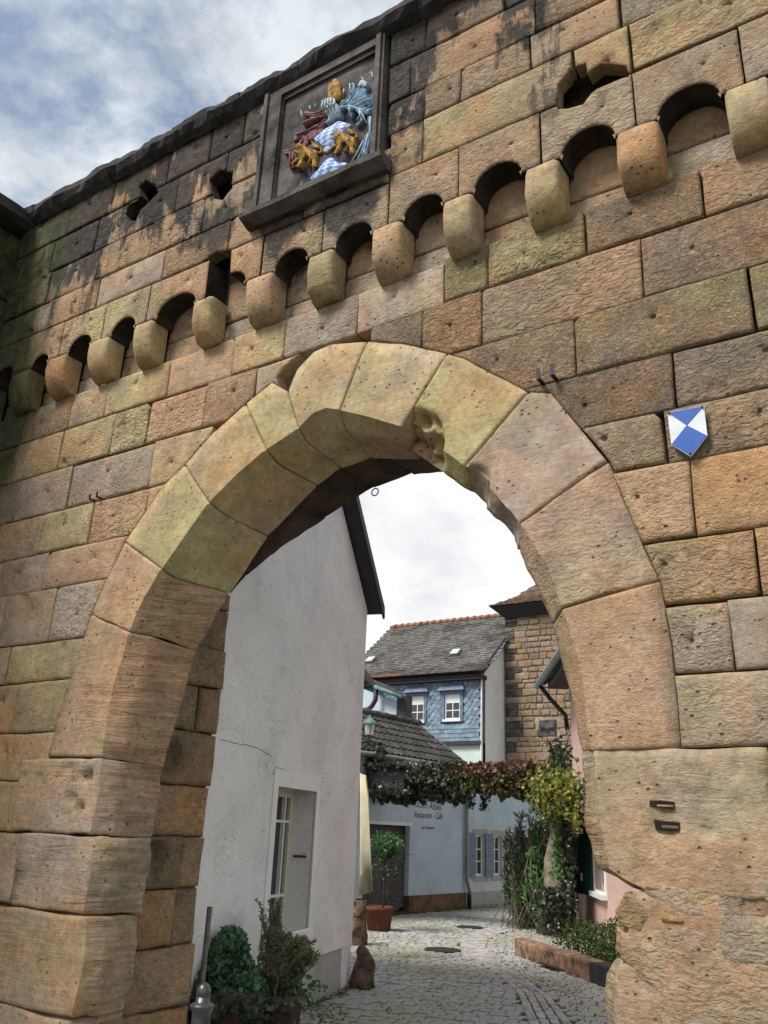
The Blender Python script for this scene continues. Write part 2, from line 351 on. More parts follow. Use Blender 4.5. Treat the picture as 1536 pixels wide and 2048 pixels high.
class MB:
    def __init__(s): s.v = []; s.f = []; s.mi = []
    def quad(s, a, b, c, d):
        k = len(s.v); s.v += [Vector(a), Vector(b), Vector(c), Vector(d)]; s.f.append((k, k + 1, k + 2, k + 3))
    def hexa(s, p):                       # 8 corners: bottom 4 ccw, top 4 ccw
        k = len(s.v); s.v += [Vector(q) for q in p]
        for f in ((0, 3, 2, 1), (4, 5, 6, 7), (0, 1, 5, 4), (1, 2, 6, 5), (2, 3, 7, 6), (3, 0, 4, 7)): s.f.append(tuple(k + i for i in f))
    def box(s, F, a0, a1, b0, b1, o0, o1):
        s.hexa([F.p(a0, b0, o0), F.p(a1, b0, o0), F.p(a1, b0, o1), F.p(a0, b0, o1),
                F.p(a0, b1, o0), F.p(a1, b1, o0), F.p(a1, b1, o1), F.p(a0, b1, o1)])
    def tube(s, pts, r, n=8, caps=True):
        pts = [Vector(p) for p in pts]; k0 = len(s.v)
        rs = r if hasattr(r, '__len__') else [r] * len(pts)
        for i, p in enumerate(pts):
            d = (pts[min(i + 1, len(pts) - 1)] - pts[max(i - 1, 0)]).normalized()
            a = d.orthogonal().normalized() if i == 0 else (a - d * a.dot(d)).normalized()
            b = d.cross(a)
            for j in range(n):
                th = 2 * math.pi * j / n; s.v.append(p + (a * math.cos(th) + b * math.sin(th)) * rs[i])
        for i in range(len(pts) - 1):
            for j in range(n):
                q = k0 + i * n; s.f.append((q + j, q + (j + 1) % n, q + n + (j + 1) % n, q + n + j))
        if caps:
            s.f.append(tuple(k0 + j for j in reversed(range(n)))); e = k0 + (len(pts) - 1) * n; s.f.append(tuple(e + j for j in range(n)))
    def lathe(s, c, prof, n=20):
        c = Vector(c); k0 = len(s.v)
        for r, z in prof:
            for j in range(n):
                th = 2 * math.pi * j / n; s.v.append(c + Vector((math.cos(th) * r, math.sin(th) * r, z)))
        for i in range(len(prof) - 1):
            for j in range(n):
                q = k0 + i * n; s.f.append((q + j, q + (j + 1) % n, q + n + (j + 1) % n, q + n + j))
        s.f.append(tuple(k0 + j for j in reversed(range(n)))); e = k0 + (len(prof) - 1) * n; s.f.append(tuple(e + j for j in range(n)))
    def build(s, name, mat, parent=None, smooth=False, color=None):
        return mesh(name, s.v, s.f, mat, parent, smooth, color=color)

def area(P): return sum(P[i][0] * P[(i + 1) % len(P)][1] - P[(i + 1) % len(P)][0] * P[i][1] for i in range(len(P))) / 2
def ccw(P): return list(P) if area(P) > 0 else list(reversed(P))
def inside(p, P):
    x, y = p; c = False; j = len(P) - 1
    for i in range(len(P)):
        xi, yi = P[i]; xj, yj = P[j]
        if (yi > y) != (yj > y) and x < (xj - xi) * (y - yi) / (yj - yi) + xi: c = not c
        j = i
    return c
def sdist(p, P):
    m = 1e9; x, y = p
    for i in range(len(P)):
        ax, ay = P[i]; bx, by = P[(i + 1) % len(P)]; dx, dy = bx - ax, by - ay; l = dx * dx + dy * dy
        t = 0 if l == 0 else max(0, min(1, ((x - ax) * dx + (y - ay) * dy) / l))
        m = min(m, math.hypot(x - ax - t * dx, y - ay - t * dy))
    return m
def resample(P, step):
    o = []
    for i in range(len(P)):
        a = P[i]; b = P[(i + 1) % len(P)]; L = math.hypot(b[0] - a[0], b[1] - a[1]); k = max(1, int(L / step + .5))
        for j in range(k): o.append((a[0] + (b[0] - a[0]) * j / k, a[1] + (b[1] - a[1]) * j / k))
    return o
def offset(P, d):
    n = len(P); o = []
    for i in range(n):
        a, b, c = P[i - 1], P[i], P[(i + 1) % n]
        e1 = (b[0] - a[0], b[1] - a[1]); e2 = (c[0] - b[0], c[1] - b[1])
        l1 = math.hypot(*e1) or 1e-9; l2 = math.hypot(*e2) or 1e-9
        n1 = (-e1[1] / l1, e1[0] / l1); n2 = (-e2[1] / l2, e2[0] / l2)
        m = (n1[0] + n2[0], n1[1] + n2[1]); q = m[0] * n1[0] + m[1] * n1[1]
        q = max(q, .6); o.append((b[0] + m[0] * d / q, b[1] + m[1] * d / q))
    return o
def cdt(loops, pts=()):
    V = []; E_ = []
    for L in loops:
        k = len(V); V += [Vector(p) for p in L]; E_ += [(k + i, k + (i + 1) % len(L)) for i in range(len(L))]
    V += [Vector(p) for p in pts]
    r = delaunay_2d_cdt(V, E_, [], 0, 1e-6); return r[0], r[2], r[3]
def difference(P, cuts):
    if not cuts: return P
    v, f, _ = cdt([P] + list(cuts)); de = {}
    for t in f:
        c = ((v[t[0]].x + v[t[1]].x + v[t[2]].x) / 3, (v[t[0]].y + v[t[1]].y + v[t[2]].y) / 3)
        if not inside(c, P) or any(inside(c, q) for q in cuts): continue
        t = list(t)
        if area([tuple(v[i]) for i in t]) < 0: t.reverse()
        for i in range(3): de[(t[i], t[(i + 1) % 3])] = 1
    nx = {}
    for a, b in de:
        if (b, a) not in de: nx.setdefault(a, []).append(b)
    loops = []
    while nx:
        s = next(iter(nx)); L = []; c = s
        while c in nx and nx[c]:
            L.append(tuple(v[c])); q = nx[c].pop()
            if not nx[c]: del nx[c]
            c = q
        if len(L) > 2: loops.append(L)
    return max(loops, key=lambda L: abs(area(L))) if loops else None
def crosses(P, Q):
    x0 = min(p[0] for p in P); x1 = max(p[0] for p in P); y0 = min(p[1] for p in P); y1 = max(p[1] for p in P)
    return not (max(p[0] for p in Q) < x0 or min(p[0] for p in Q) > x1 or max(p[1] for p in Q) < y0 or min(p[1] for p in Q) > y1)
SEED = [0]
def piece(name, parent, mat, F, poly, front=0., depth=.1, gap=.004, bevel=.012, amp=.005, bulge=.006, step=.07, grid=.1,
          jit=.004, dents=(), color=None, cuts=(), smooth=True, side_mat=None):
    SEED[0] += 1; sd_ = SEED[0] * 3.7
    cuts = [c for c in cuts if crosses(poly, c)]
    if cuts:
        poly = difference(ccw(poly), [ccw(c) for c in cuts])
        if not poly or abs(area(poly)) < .004: return None
        q = [poly[0]]
        for p in poly[1:]:
            if math.hypot(p[0] - q[-1][0], p[1] - q[-1][1]) > .004: q.append(p)
        poly = q
    poly = resample(ccw(poly), step)
    r0 = []
    for i, p in enumerate(offset(poly, gap)):
        a = N.noise_vector(Vector((p[0] * 7 + sd_, p[1] * 7, sd_))); b = N.noise_vector(Vector((p[0] * 2.2, p[1] * 2.2, sd_)))
        r0.append((p[0] + (a.x + b.x) * jit, p[1] + (a.y + b.y) * jit))
    r1 = offset(r0, bevel)
    if abs(area(r1)) < .0001 or area(r1) < 0: r1 = offset(r0, bevel * .3)
    xs = [p[0] for p in r1]; ys = [p[1] for p in r1]; pts = []
    nx = max(1, int((max(xs) - min(xs)) / grid)); ny = max(1, int((max(ys) - min(ys)) / grid))
    for i in range(nx + 1):
        for j in range(ny + 1):
            p = (min(xs) + (i + .5) * (max(xs) - min(xs)) / (nx + 1) + rnd.uniform(-.2, .2) * grid, min(ys) + (j + .5) * (max(ys) - min(ys)) / (ny + 1) + rnd.uniform(-.2, .2) * grid)
            if inside(p, r1) and sdist(p, r1) > grid * .25 and all(math.hypot(p[0] - d[0], p[1] - d[1]) > d[2] * 1.2 for d in dents): pts.append(p)
    pts += [p for p in offset(r1, .016) if inside(p, r1) and sdist(p, r1) > .008 and all(math.hypot(p[0] - d[0], p[1] - d[1]) > d[2] * 1.2 for d in dents)]
    for d in dents:
        for k, (rr, m_) in enumerate(((1., 9), (.72, 8), (.35, 5), (0, 1))):
            for j in range(m_):
                th = 2 * math.pi * j / m_ + k; q = d[2] * rr * (1 + .25 * N.noise(Vector((math.cos(th) * 1.3, math.sin(th) * 1.3, sd_))))
                p = (d[0] + math.cos(th) * q, d[1] + math.sin(th) * q)
                if inside(p, r1) and sdist(p, r1) > .003: pts.append(p)
    n = len(r0)
    v2, f2, ov = cdt([r1], pts)
    V = [F.p(p[0], p[1], front - depth) for p in r0] + [F.p(p[0], p[1], front - bevel * .9) for p in r0]
    base = len(V)
    for i, p in enumerate(v2):
        q = (p.x, p.y); e = min(1., sdist(q, r1) / .06)
        o = front + bulge * e + amp * e * 2 * N.noise(Vector((q[0] * 4, q[1] * 4, sd_))) + amp * .5 * N.noise(Vector((q[0] * 15, q[1] * 15, sd_)))
        for d in dents:
            r = math.hypot(q[0] - d[0], q[1] - d[1]) / d[2]
            if r < .98: o -= d[3] * (1 - r * r) ** .5
        V.append(F.p(q[0], q[1], o))
    first = {}
    for i, o_ in enumerate(ov):
        for k in o_:
            if k < n: first[k] = i
    Fc = []
    for i in range(n):
        j = (i + 1) % n
        Fc.append((i, j, n + j, n + i))
        if i in first and j in first: Fc.append((n + i, n + j, base + first[j], base + first[i]))
    for t in f2:
        c = ((v2[t[0]].x + v2[t[1]].x + v2[t[2]].x) / 3, (v2[t[0]].y + v2[t[1]].y + v2[t[2]].y) / 3)
        if inside(c, r1):
            t = list(t)
            if area([tuple(v2[i]) for i in t]) < 0: t.reverse()
            Fc.append(tuple(base + i for i in t))
    flip = F.u.cross(F.v).dot(F.n) < 0
    if flip: Fc = [tuple(reversed(f)) for f in Fc]
    me = bpy.data.meshes.new(name); me.from_pydata([tuple(v) for v in V], [], Fc); me.materials.append(mat)
    if side_mat is not None:
        me.materials.append(side_mat)
        for pg in me.polygons:
            if min(pg.vertices) < n: pg.material_index = 1
    me.polygons.foreach_set('use_smooth', [len(f) != 4 or min(f) >= n for f in Fc] if smooth else [False] * len(Fc))
    me.update()
    o = bpy.data.objects.new(name, me); COL.objects.link(o)
    if parent is not None: o.parent = parent
    if color is not None: o.color = color
    return o
def panel(name, parent, mat, F, poly, holes=(), front=0., depth=.2, color=None):
    poly = ccw(poly); loops = [poly] + [ccw(h) for h in holes]
    v, f, _ = cdt(loops); V = [F.p(p.x, p.y, front) for p in v]; n = len(V); V += [F.p(p.x, p.y, front - depth) for p in v]; Fc = []; de = {}
    for t in f:
        c = ((v[t[0]].x + v[t[1]].x + v[t[2]].x) / 3, (v[t[0]].y + v[t[1]].y + v[t[2]].y) / 3)
        if inside(c, poly) and not any(inside(c, h) for h in holes):
            t = list(t)
            if area([tuple(v[i]) for i in t]) < 0: t.reverse()
            Fc.append(tuple(t)); Fc.append(tuple(n + i for i in reversed(t)))
            for i in range(3): de[(t[i], t[(i + 1) % 3])] = 1
    for a, b in de:
        if (b, a) not in de: Fc.append((b, a, n + a, n + b))
    if F.u.cross(F.v).dot(F.n) < 0: Fc = [tuple(reversed(q)) for q in Fc]
    return mesh(name, V, Fc, mat, parent, color=color)
def rect(a0, a1, b0, b1): return [(a0, b0), (a1, b0), (a1, b1), (a0, b1)]
def interp(P, t):                        # polyline by index parameter
    i = max(0, min(len(P) - 2, int(t))); k = t - i; a = P[i]; b = P[i + 1]
    return (a[0] + (b[0] - a[0]) * k, a[1] + (b[1] - a[1]) * k)

BUFF = (.47, .385, .21); PEACH = (.50, .335, .205); MAUVE = (.41, .34, .28); OLIVE = (.35, .30, .16); BROWN = (.31, .235, .16); ORANGE = (.47, .285, .14); GREYB = (.33, .28, .22)
def tint(cs, a=.5, s=.07):
    c = rnd.choice(cs); k = 1 + rnd.uniform(-s, s); return (c[0] * k, c[1] * k, c[2] * k, a)

# =================================================================== GROUND
gp = [(-300, -60), (300, -60), (300, 600), (-300, 600)]
g = mesh('ground', [(x, y, -.035) for x, y in gp], [(0, 1, 2, 3)], flat('packed_grit', (.12, .105, .08), .97, .4, 12, .02, 30)); g['kind'] = 'structure'

# =================================================================== STONE GATEWAY
FG = Fr((0, 0, 0), (1, 0, 0), (0, 0, 1), (0, -1, 0))
UP = .14
gate = thing('stone_gateway', 'tall sandstone town gateway with a round arch, corbel frieze and dark coping', 'gateway')
E_ = [(-5.32, 2.05), (-5.21, 2.6), (-5.10, 3.05), (-4.85, 3.57), (-4.55, 3.93), (-4.33, 4.08), (-4.08, 4.28), (-3.79, 4.44), (-3.56, 4.55), (-3.41, 4.44), (-3.34, 4.6), (-3.21, 4.69), (-3.07, 4.71), (-2.77, 4.64), (-2.5, 4.54), (-2.17, 4.37), (-2.05, 4.3), (-1.65, 3.97), (-1.52, 3.93), (-1.23, 3.46), (-1.12, 3.1), (-1.02, 2.80), (-.985, 2.5), (-.98, 2.04)]
E_i = [0, 2, 3, 5, 7, 9, 13, 15, 17, 19, 21, 23]
cutE = E_ + [(-1.3, 1.0), (-1.3, 0), (-5.0, 0), (-5.0, 1.0)]
A_ = [[(-4.74, 2.04), (-4.75, 2.42), (-4.65, 2.88)], [(-4.65, 2.88), (-4.54, 3.11), (-4.41, 3.30)], [(-4.41, 3.30), (-4.24, 3.50), (-4.03, 3.73)], [(-4.03, 3.73), (-3.79, 3.90), (-3.55, 4.03)],
      [(-3.55, 4.03), (-3.41, 4.08), (-3.28, 4.13)], [(-3.28, 4.13), (-3.17, 4.21), (-3.05, 4.22), (-2.95, 4.18)], [(-2.95, 4.18), (-2.71, 4.07), (-2.47, 3.95)], [(-2.47, 3.95), (-2.26, 3.80), (-2.04, 3.60)],
      [(-2.04, 3.60), (-1.87, 3.42), (-1.71, 3.20)], [(-1.71, 3.20), (-1.57, 2.95), (-1.49, 2.72)], [(-1.49, 2.72), (-1.41, 2.4), (-1.38, 2.03)]]
B_ = [[(-4.66, 2.04), (-4.62, 2.42), (-4.54, 2.86)], [(-4.54, 2.86), (-4.47, 3.08), (-4.38, 3.26)], [(-4.38, 3.26), (-4.19, 3.45), (-3.97, 3.66)], [(-3.97, 3.66), (-3.76, 3.82), (-3.53, 3.96)],
      [(-3.53, 3.96), (-3.41, 4.01), (-3.28, 4.06)], [(-3.28, 4.06), (-3.18, 4.11), (-3.07, 4.12), (-2.98, 4.09)], [(-2.98, 4.09), (-2.75, 3.99), (-2.51, 3.88)], [(-2.51, 3.88), (-2.27, 3.66), (-2.09, 3.51)],
      [(-2.09, 3.51), (-1.93, 3.33), (-1.77, 3.09)], [(-1.77, 3.09), (-1.67, 2.85), (-1.59, 2.67)], [(-1.59, 2.67), (-1.52, 2.36), (-1.46, 2.04)]]
Rv = [(-4.57, 2.0), (-4.39, 2.80), (-4.12, 3.19), (-3.81, 3.57), (-3.40, 3.88), (-3.2, 3.98), (-2.95, 4.0), (-2.58, 3.91)]
vcol = [PEACH, PEACH, BUFF, BUFF, BUFF, BUFF, BUFF, BUFF, MAUVE, (.40, .31, .22), (.43, .30, .19)]
def prof_block(name, rows, mat, color, yb=.38, erode=.006, seed=0., face=.012, parent=gate, dents=(), nk=5):
    """rows: list of (E, A, B, R) front outline samples from one joint to the next; builds face, chamfer and reveal as one skin"""
    prof = []
    n = len(rows); V = []; Fc = []; m = 0
    for i, (e, a, b, r) in enumerate(rows):
        edge = (i == 0 or i == n - 1)
        P = []
        for k in range(nk + 1):
            t = k / nk; P.append((e[0] + (a[0] - e[0]) * t, -face, e[1] + (a[1] - e[1]) * t))
        for k in (1, 2): t = k / 2.5; P.append((a[0] + (b[0] - a[0]) * t, -face + (.10 + face) * t, a[1] + (b[1] - a[1]) * t))
        for k in range(5): t = k / 4; P.append((b[0] + (r[0] - b[0]) * t, .10 + (yb - .10) * t, b[1] + (r[1] - b[1]) * t))
        cen = Vector((a[0] + (e[0] - a[0]) * .5, .2, a[1] + (e[1] - a[1]) * .5))
        for k, p in enumerate(P):
            p = Vector(p)
            if edge:
                q = cen - p
                if k <= nk: p.y += .010
                else: p += Vector((q.x, 0, q.z)).normalized() * .008
            if k == 0: p.y += .012
            nz = N.noise_vector(p * 5 + Vector((seed, 0, 0))) * erode + N.noise_vector(p * 15 + Vector((seed, 3, 0))) * erode * .5
            if k > nk: nz *= 1.6
            p += nz
            for d in dents:
                q = math.hypot(p.x - d[0], p.z - d[1]) / d[2]
                if q < 1 and k < nk + 4:
                    s_ = d[3] * min(1, (1 - q * q) * 1.6) * (1 + .7 * N.noise(p * 11) + .4 * N.noise(p * 30)); p.y += s_
                    dd = Vector((e[0] - a[0], 0, e[1] - a[1])).normalized(); p += dd * s_ * .6 * min(1, k / (nk + 1)) * (1 if nk != 26 else 0)
            V.append(p)
        m = len(P)
    for i in range(n - 1):
        for k in range(m - 1): Fc.append((i * m + k, i * m + k + 1, (i + 1) * m + k + 1, (i + 1) * m + k))
    for i in (0, n - 1):                  # joint faces
        e = rows[i][0]; c = len(V); V.append(Vector((e[0], yb, e[1])))
        for k in range(m - 1): Fc.append((i * m + k, i * m + k + 1, c) if i == n - 1 else (i * m + k + 1, i * m + k, c))
    # outward closing side along the extrados
    k0 = len(V)
    for i in range(n): V.append(Vector((rows[i][0][0], .12, rows[i][0][1])))
    for i in range(n - 1): Fc.append((i * m, (i + 1) * m, k0 + i + 1, k0 + i))
    ob = mesh(name, V, Fc, mat, parent, True, color=color)
    for e in ob.data.edges:
        a_, b__ = e.vertices
        if a_ < n * m and b__ < n * m and a_ % m == b__ % m and a_ % m in (nk, nk + 2): e.use_edge_sharp = True
        if a_ >= n * m or b__ >= n * m: e.use_edge_sharp = True
    return ob
def polyS(P, t):                         # by length
    L = [0]
    for i in range(len(P) - 1): L.append(L[-1] + math.hypot(P[i + 1][0] - P[i][0], P[i + 1][1] - P[i][1]))
    d = t * L[-1]
    for i in range(len(P) - 1):
        if d <= L[i + 1] or i == len(P) - 2:
            k = (d - L[i]) / ((L[i + 1] - L[i]) or 1); return (P[i][0] + (P[i + 1][0] - P[i][0]) * k, P[i][1] + (P[i + 1][1] - P[i][1]) * k)
for k in range(11):
    ns = 14; rows = []
    Es = E_[E_i[k]:E_i[k + 1] + 1]; g_ = .003; ns = 30 if k in (7, 8) else 14
    Ls = max(.2, math.hypot(Es[0][0] - Es[-1][0], Es[0][1] - Es[-1][1]))
    ts = [g_ / Ls, (g_ + .012) / Ls, (g_ + .028) / Ls] + [(i + 1) / (ns) for i in range(ns - 1) if (g_ + .04) / Ls < (i + 1) / ns < 1 - (g_ + .04) / Ls] + [1 - (g_ + .028) / Ls, 1 - (g_ + .012) / Ls, 1 - g_ / Ls]
    for t in ts:
        e = polyS(Es, t); a = polyS(A_[k], t); b = polyS(B_[k], t)
        if k < 7: r = (Rv[k][0] + (Rv[k + 1][0] - Rv[k][0]) * t, Rv[k][1] + (Rv[k + 1][1] - Rv[k][1]) * t)
        else: r = (b[0] + .04, b[1] + .04)
        if k == 7: r = (b[0] + .02 * t, b[1] + .03 * t)
        rows.append((e, a, b, r))
    worn = k < 2 or k in (9, 10)
    dn = [(-2.44, 3.80, .27, .10)] if k == 7 else ([(-2.0, 3.48, .12, .04), (-1.85, 3.2, .12, .03)] if k == 8 else ())
    prof_block('voussoir', rows, M_worn if k in (0, 1) else M_vou, (*[c * rnd.uniform(.95, 1.06) for c in vcol[k]], .05 if k not in (9, 10) else .2),
               erode=.008 if worn else .0035, seed=k * 9.1, dents=dn, nk=22 if k in (7, 8) else 5)

# --- ashlar courses of the lower wall
HD = []                                   # pocket holes in every stone
def lerp2(a, b, t): return (a[0] + (b[0] - a[0]) * t, a[1] + (b[1] - a[1]) * t)
def dent_for(x0, x1, z0, z1):
    r = rnd.random(); o = []
    if r < .72 and x1 - x0 > .25: o.append(((x0 + x1) / 2 + rnd.uniform(-.08, .08), (z0 + z1) / 2 + rnd.uniform(-.03, .06), rnd.uniform(.011, .02), .022))
    if rnd.random() < .35:
        p = (rnd.uniform(x0 + .08, x1 - .08), rnd.choice((z0 + .05, z1 - .05, rnd.uniform(z0 + .08, z1 - .08)))); q = rnd.uniform(.035, .085)
        if not o or math.hypot(p[0] - o[0][0], p[1] - o[0][1]) > q + .03: o.append((*p, q, rnd.uniform(.008, .022)))
    return o
holeL = [(-3.50, 4.50), (-3.34, 4.46), (-3.28, 4.60), (-3.34, 4.72), (-3.52, 4.60)]
cuts_low = [cutE, holeL]
def course(z0, z1, xs, front=0., cs=(BUFF, PEACH, MAUVE), rough=.4, depth=.11, cuts=(), mat=None, slope=0., proud=.006):
    xs = list(xs)
    while -.1 < xs[-1] < 2.0: xs.append(xs[-1] + rnd.uniform(.55, .9))
    for a, b in zip(xs[:-1], xs[1:]):
        s = rnd.uniform(-.006, .006)
        P = [(a, z0 + slope * a + s), (b, z0 + slope * b + s), (b + rnd.uniform(-.006, .006), z1 + slope * b - s * .3), (a + rnd.uniform(-.006, .006), z1 + slope * a)]
        r = rough * rnd.uniform(.35, 1.5)
        if rnd.random() < .45:
            q_ = rnd.randrange(4); c0_ = P[q_]; pr_, nx_ = P[q_ - 1], P[(q_ + 1) % 4]; d_ = rnd.uniform(.015, .05); e_ = rnd.uniform(.015, .04)
            l1_ = math.hypot(pr_[0] - c0_[0], pr_[1] - c0_[1]); l2_ = math.hypot(nx_[0] - c0_[0], nx_[1] - c0_[1])
            P[q_:q_ + 1] = [lerp2(c0_, pr_, d_ / l1_), lerp2(c0_, nx_, e_ / l2_)]
        piece('ashlar', gate, mat or M_ash, FG, P, front + rnd.uniform(-proud, proud), depth, gap=rnd.choice((.001, .002, .003, .005)) if a < -2.2 else rnd.choice((.003, .005, .008)), bevel=.007 + .007 * rnd.random(), amp=.006 + .006 * min(1, r), bulge=.006,
              jit=.005, dents=dent_for(a, b, z0, z1), color=tint(cs, r), cuts=cuts)
LC = (BUFF, PEACH, PEACH, MAUVE, BUFF); RC = (OLIVE, BROWN, (.36, .24, .14), BROWN, (.25, .205, .155), OLIVE, (.24, .19, .13))
W0 = -6.95
course(4.72, 5.05, [W0, -6.47, -5.82, -5.36, -4.64, -3.97, -3.49], cs=LC, rough=.35, cuts=cuts_low)
course(4.73, 5.05, [-3.49, -2.86, -2.20], cs=(GREYB, MAUVE), rough=.3, cuts=cuts_low)
course(4.75, 5.08, [-2.20, -1.90, -1.28, -.63, .05, .7], cs=RC, rough=.9, cuts=cuts_low)
course(4.35, 4.72, [W0, -6.46, -5.85, -5.21, -4.81, -4.2, -3.72, -3.2], cs=LC, rough=.4, cuts=cuts_low)
course(4.36, 4.75, [-2.75, -2.35, -1.94, -.98, -.28, .4], cs=RC, rough=1., cuts=cuts_low)
course(3.97, 4.35, [W0, -6.33, -5.64, -4.69, -4.1], cs=LC, rough=.45, cuts=cuts_low)
course(4.0, 4.37, [-2.15, -1.37, -.46, .25, .8], cs=RC, rough=1., cuts=cuts_low)
course(3.62, 3.97, [W0, -6.5, -5.90, -5.29, -4.68, -4.3], cs=LC, rough=.3, cuts=cuts_low)
course(3.68, 4.0, [-1.75, -.87, .05, .8], cs=RC, rough=1., cuts=cuts_low)
course(3.31, 3.62, [W0, -6.35, -5.75, -4.6], cs=(MAUVE, PEACH, BUFF), rough=.2, cuts=cuts_low)
course(3.39, 3.68, [-1.5, -.93, -.2, .6], cs=(BROWN, OLIVE), rough=.9, cuts=cuts_low)
course(2.89, 3.31, [W0, -6.19, -5.56, -4.9], cs=(MAUVE, BUFF, PEACH), rough=.2, cuts=cuts_low)
course(3.0, 3.39, [-1.4, -.83, .0, .8], cs=(ORANGE, PEACH), rough=.6, cuts=cuts_low)
course(2.59, 2.89, [W0, -6.01, -5.0], cs=(MAUVE, BUFF), rough=.15, cuts=cuts_low)
course(2.68, 3.0, [-1.3, -.58, .3, .9], cs=(ORANGE, OLIVE), rough=.45, cuts=cuts_low)
course(2.22, 2.59, [W0, -6.3, -5.81, -5.0], cs=(OLIVE, ORANGE, MAUVE), rough=.15, cuts=cuts_low)
course(2.36, 2.68, [-1.2, -.72, .1, .9], cs=(MAUVE, GREYB), rough=.35, cuts=cuts_low)
course(1.89, 2.22, [W0, -6.2, -5.28], cs=(OLIVE, ORANGE), rough=.15, cuts=cuts_low)
course(2.04, 2.36, [-1.1, -.05, .8], cs=(GREYB, MAUVE), rough=.25, cuts=cuts_low)
course(1.55, 1.89, [W0, -6.3, -5.56], cs=(ORANGE, BUFF), rough=.1)
course(1.10, 1.55, [W0, -6.2, -5.47], cs=(MAUVE, BUFF), rough=.1)
course(.52, 1.10, [W0, -6.4, -5.75], cs=(BUFF, PEACH), rough=.1)
course(0., .52, [W0, -6.2, -5.75], cs=(BUFF,), rough=.1)

# --- left pier: four big water-worn blocks that turn the corner into the passage
def pier(z0, z1, XL, xa, xb, xr, col, seed, er=.014, worn=M_worn, bul=.0, yb=.38, name='pier_block', nk=5, dents=()):
    rows = []
    hs = [0, .025, .06] + [i / (9 if nk == 5 else 18) for i in range(1 if nk == 5 else 2, 9 if nk == 5 else 17)] + [.94, .975, 1]
    for t in hs:
        z = z0 + .006 + (z1 - z0 - .012) * t
        sw = bul * math.sin(math.pi * t) + .012 * N.noise(Vector((z * 3, seed, 1)))
        rows.append(((XL, z), (xa + sw, z), (xb + sw, z), (xr + sw * .6, z)))
    return prof_block(name, rows, worn, (*col, .1), erode=er, seed=seed, face=.012, yb=yb, nk=nk, dents=dents)
pier(1.555, 2.04, -5.60, -4.74, -4.66, -4.58, MAUVE, 41, .010, bul=.02, nk=26, dents=[(*FG.px(u, v), r_, d_) for u, v, r_, d_ in ((176, 1552, .05, .05), (143, 1598, .055, .03), (160, 1615, .045, .035), (141, 1538, .035, .02), (50, 1555, .03, .03), (84, 1556, .025, .02), (132, 1628, .04, .02), (103, 1597, .02, .02))])
pier(1.09, 1.555, -5.46, -4.71, -4.64, -4.60, MAUVE, 53, .018, bul=.03)
pier(.53, 1.09, -5.75, -4.66, -4.60, -4.63, (.40, .31, .2), 67, .016, bul=.045)
pier(.0, .53, -5.75, -4.68, -4.63, -4.66, MAUVE, 71, .02, bul=.02)
# --- right pier (mirrored: rows run the other way so the outside faces us)
def pierR(pts, col, seed, er=.012, mat=M_worn, nk=5, dents=(), ks=4):
    rows = []
    for i, (z, xe, xa, xb) in enumerate(pts): rows.append(((xe, z), (xa, z), (xb, z), (xb + .06, z)))
    sm = []
    for i in range(len(rows) - 1):
        for k in range(ks):
            t = k / ks; sm.append(tuple((rows[i][q][0] + (rows[i + 1][q][0] - rows[i][q][0]) * t, rows[i][q][1] + (rows[i + 1][q][1] - rows[i][q][1]) * t) for q in range(4)))
    sm.append(rows[-1])
    z0, z1 = sm[0][0][1], sm[-1][0][1]
    return prof_block('pier_block', list(reversed(sm)), mat, (*col, .15), erode=er, seed=seed, face=.014, nk=nk, dents=dents)
slots = []
pierR([(1.46, -.635, -1.16, -1.24), (1.53, -.635, -1.33, -1.42), (1.72, -.635, -1.35, -1.455), (2.035, -.635, -1.37, -1.465)], (.36, .30, .215), 83, .012, nk=26, ks=8,
      dents=[(*FG.px(u, v), r, dp) for u, v, r, dp in ((1468, 1528, .04, .02), (1410, 1605, .03, .02), (1475, 1612, .03, .02), (1412, 1658, .04, .03), (1423, 1588, .03, .015), (1330, 1606, .05, .012), (1335, 1652, .06, .015))])
pierR([(1.19, -.80, -1.26, -1.35), (1.30, -.80, -1.25, -1.34), (1.455, -.80, -1.22, -1.30)], (.40, .26, .15), 97, .010)
pierR([(.40, -.80, -1.27, -1.36), (.75, -.80, -1.30, -1.39), (1.0, -.80, -1.32, -1.41), (1.12, -.80, -1.31, -1.40), (1.185, -.80, -1.27, -1.36)], (.36, .29, .22), 101, .010)
pierR([(.0, -.80, -1.30, -1.40), (.395, -.80, -1.27, -1.37)], (.38, .26, .16), 107, .010)
W = lambda *P: [FG.px(u, v) for u, v in P]
piece('pier_stone', gate, M_worn, FG, W((1270, 1760), (1320, 1762), (1371, 1772), (1406, 1796), (1412, 1838), (1375, 1838), (1324, 1811), (1298, 1796)), .016, .1, bevel=.010, bulge=0., grid=.06, amp=.009, jit=.008, color=(*MAUVE, .2))
piece('pier_stone', gate, M_worn, FG, W((1252, 1780), (1290, 1800), (1305, 1834), (1285, 1868), (1240, 1850), (1232, 1820)), .016, .1, bevel=.010, bulge=0., grid=.06, amp=.009, jit=.01, color=(.46, .27, .12, .4))
piece('pier_stone', gate, M_worn, FG, W((1322, 1815), (1375, 1838), (1371, 1850), (1326, 1844)), .024, .1, bevel=.012, amp=.008, jit=.006, color=(.46, .27, .12, .4))
piece('pier_stone', gate, M_worn, FG, W((1240, 1858), (1285, 1872), (1309, 1852), (1371, 1853), (1420, 1860), (1428, 1912), (1428, 1990), (1387, 2016), (1340, 1998), (1285, 1963), (1265, 1936), (1238, 1915)), .016, .1, bevel=.010, bulge=0., grid=.06, amp=.009, jit=.01, color=(.33, .27, .21, .3))
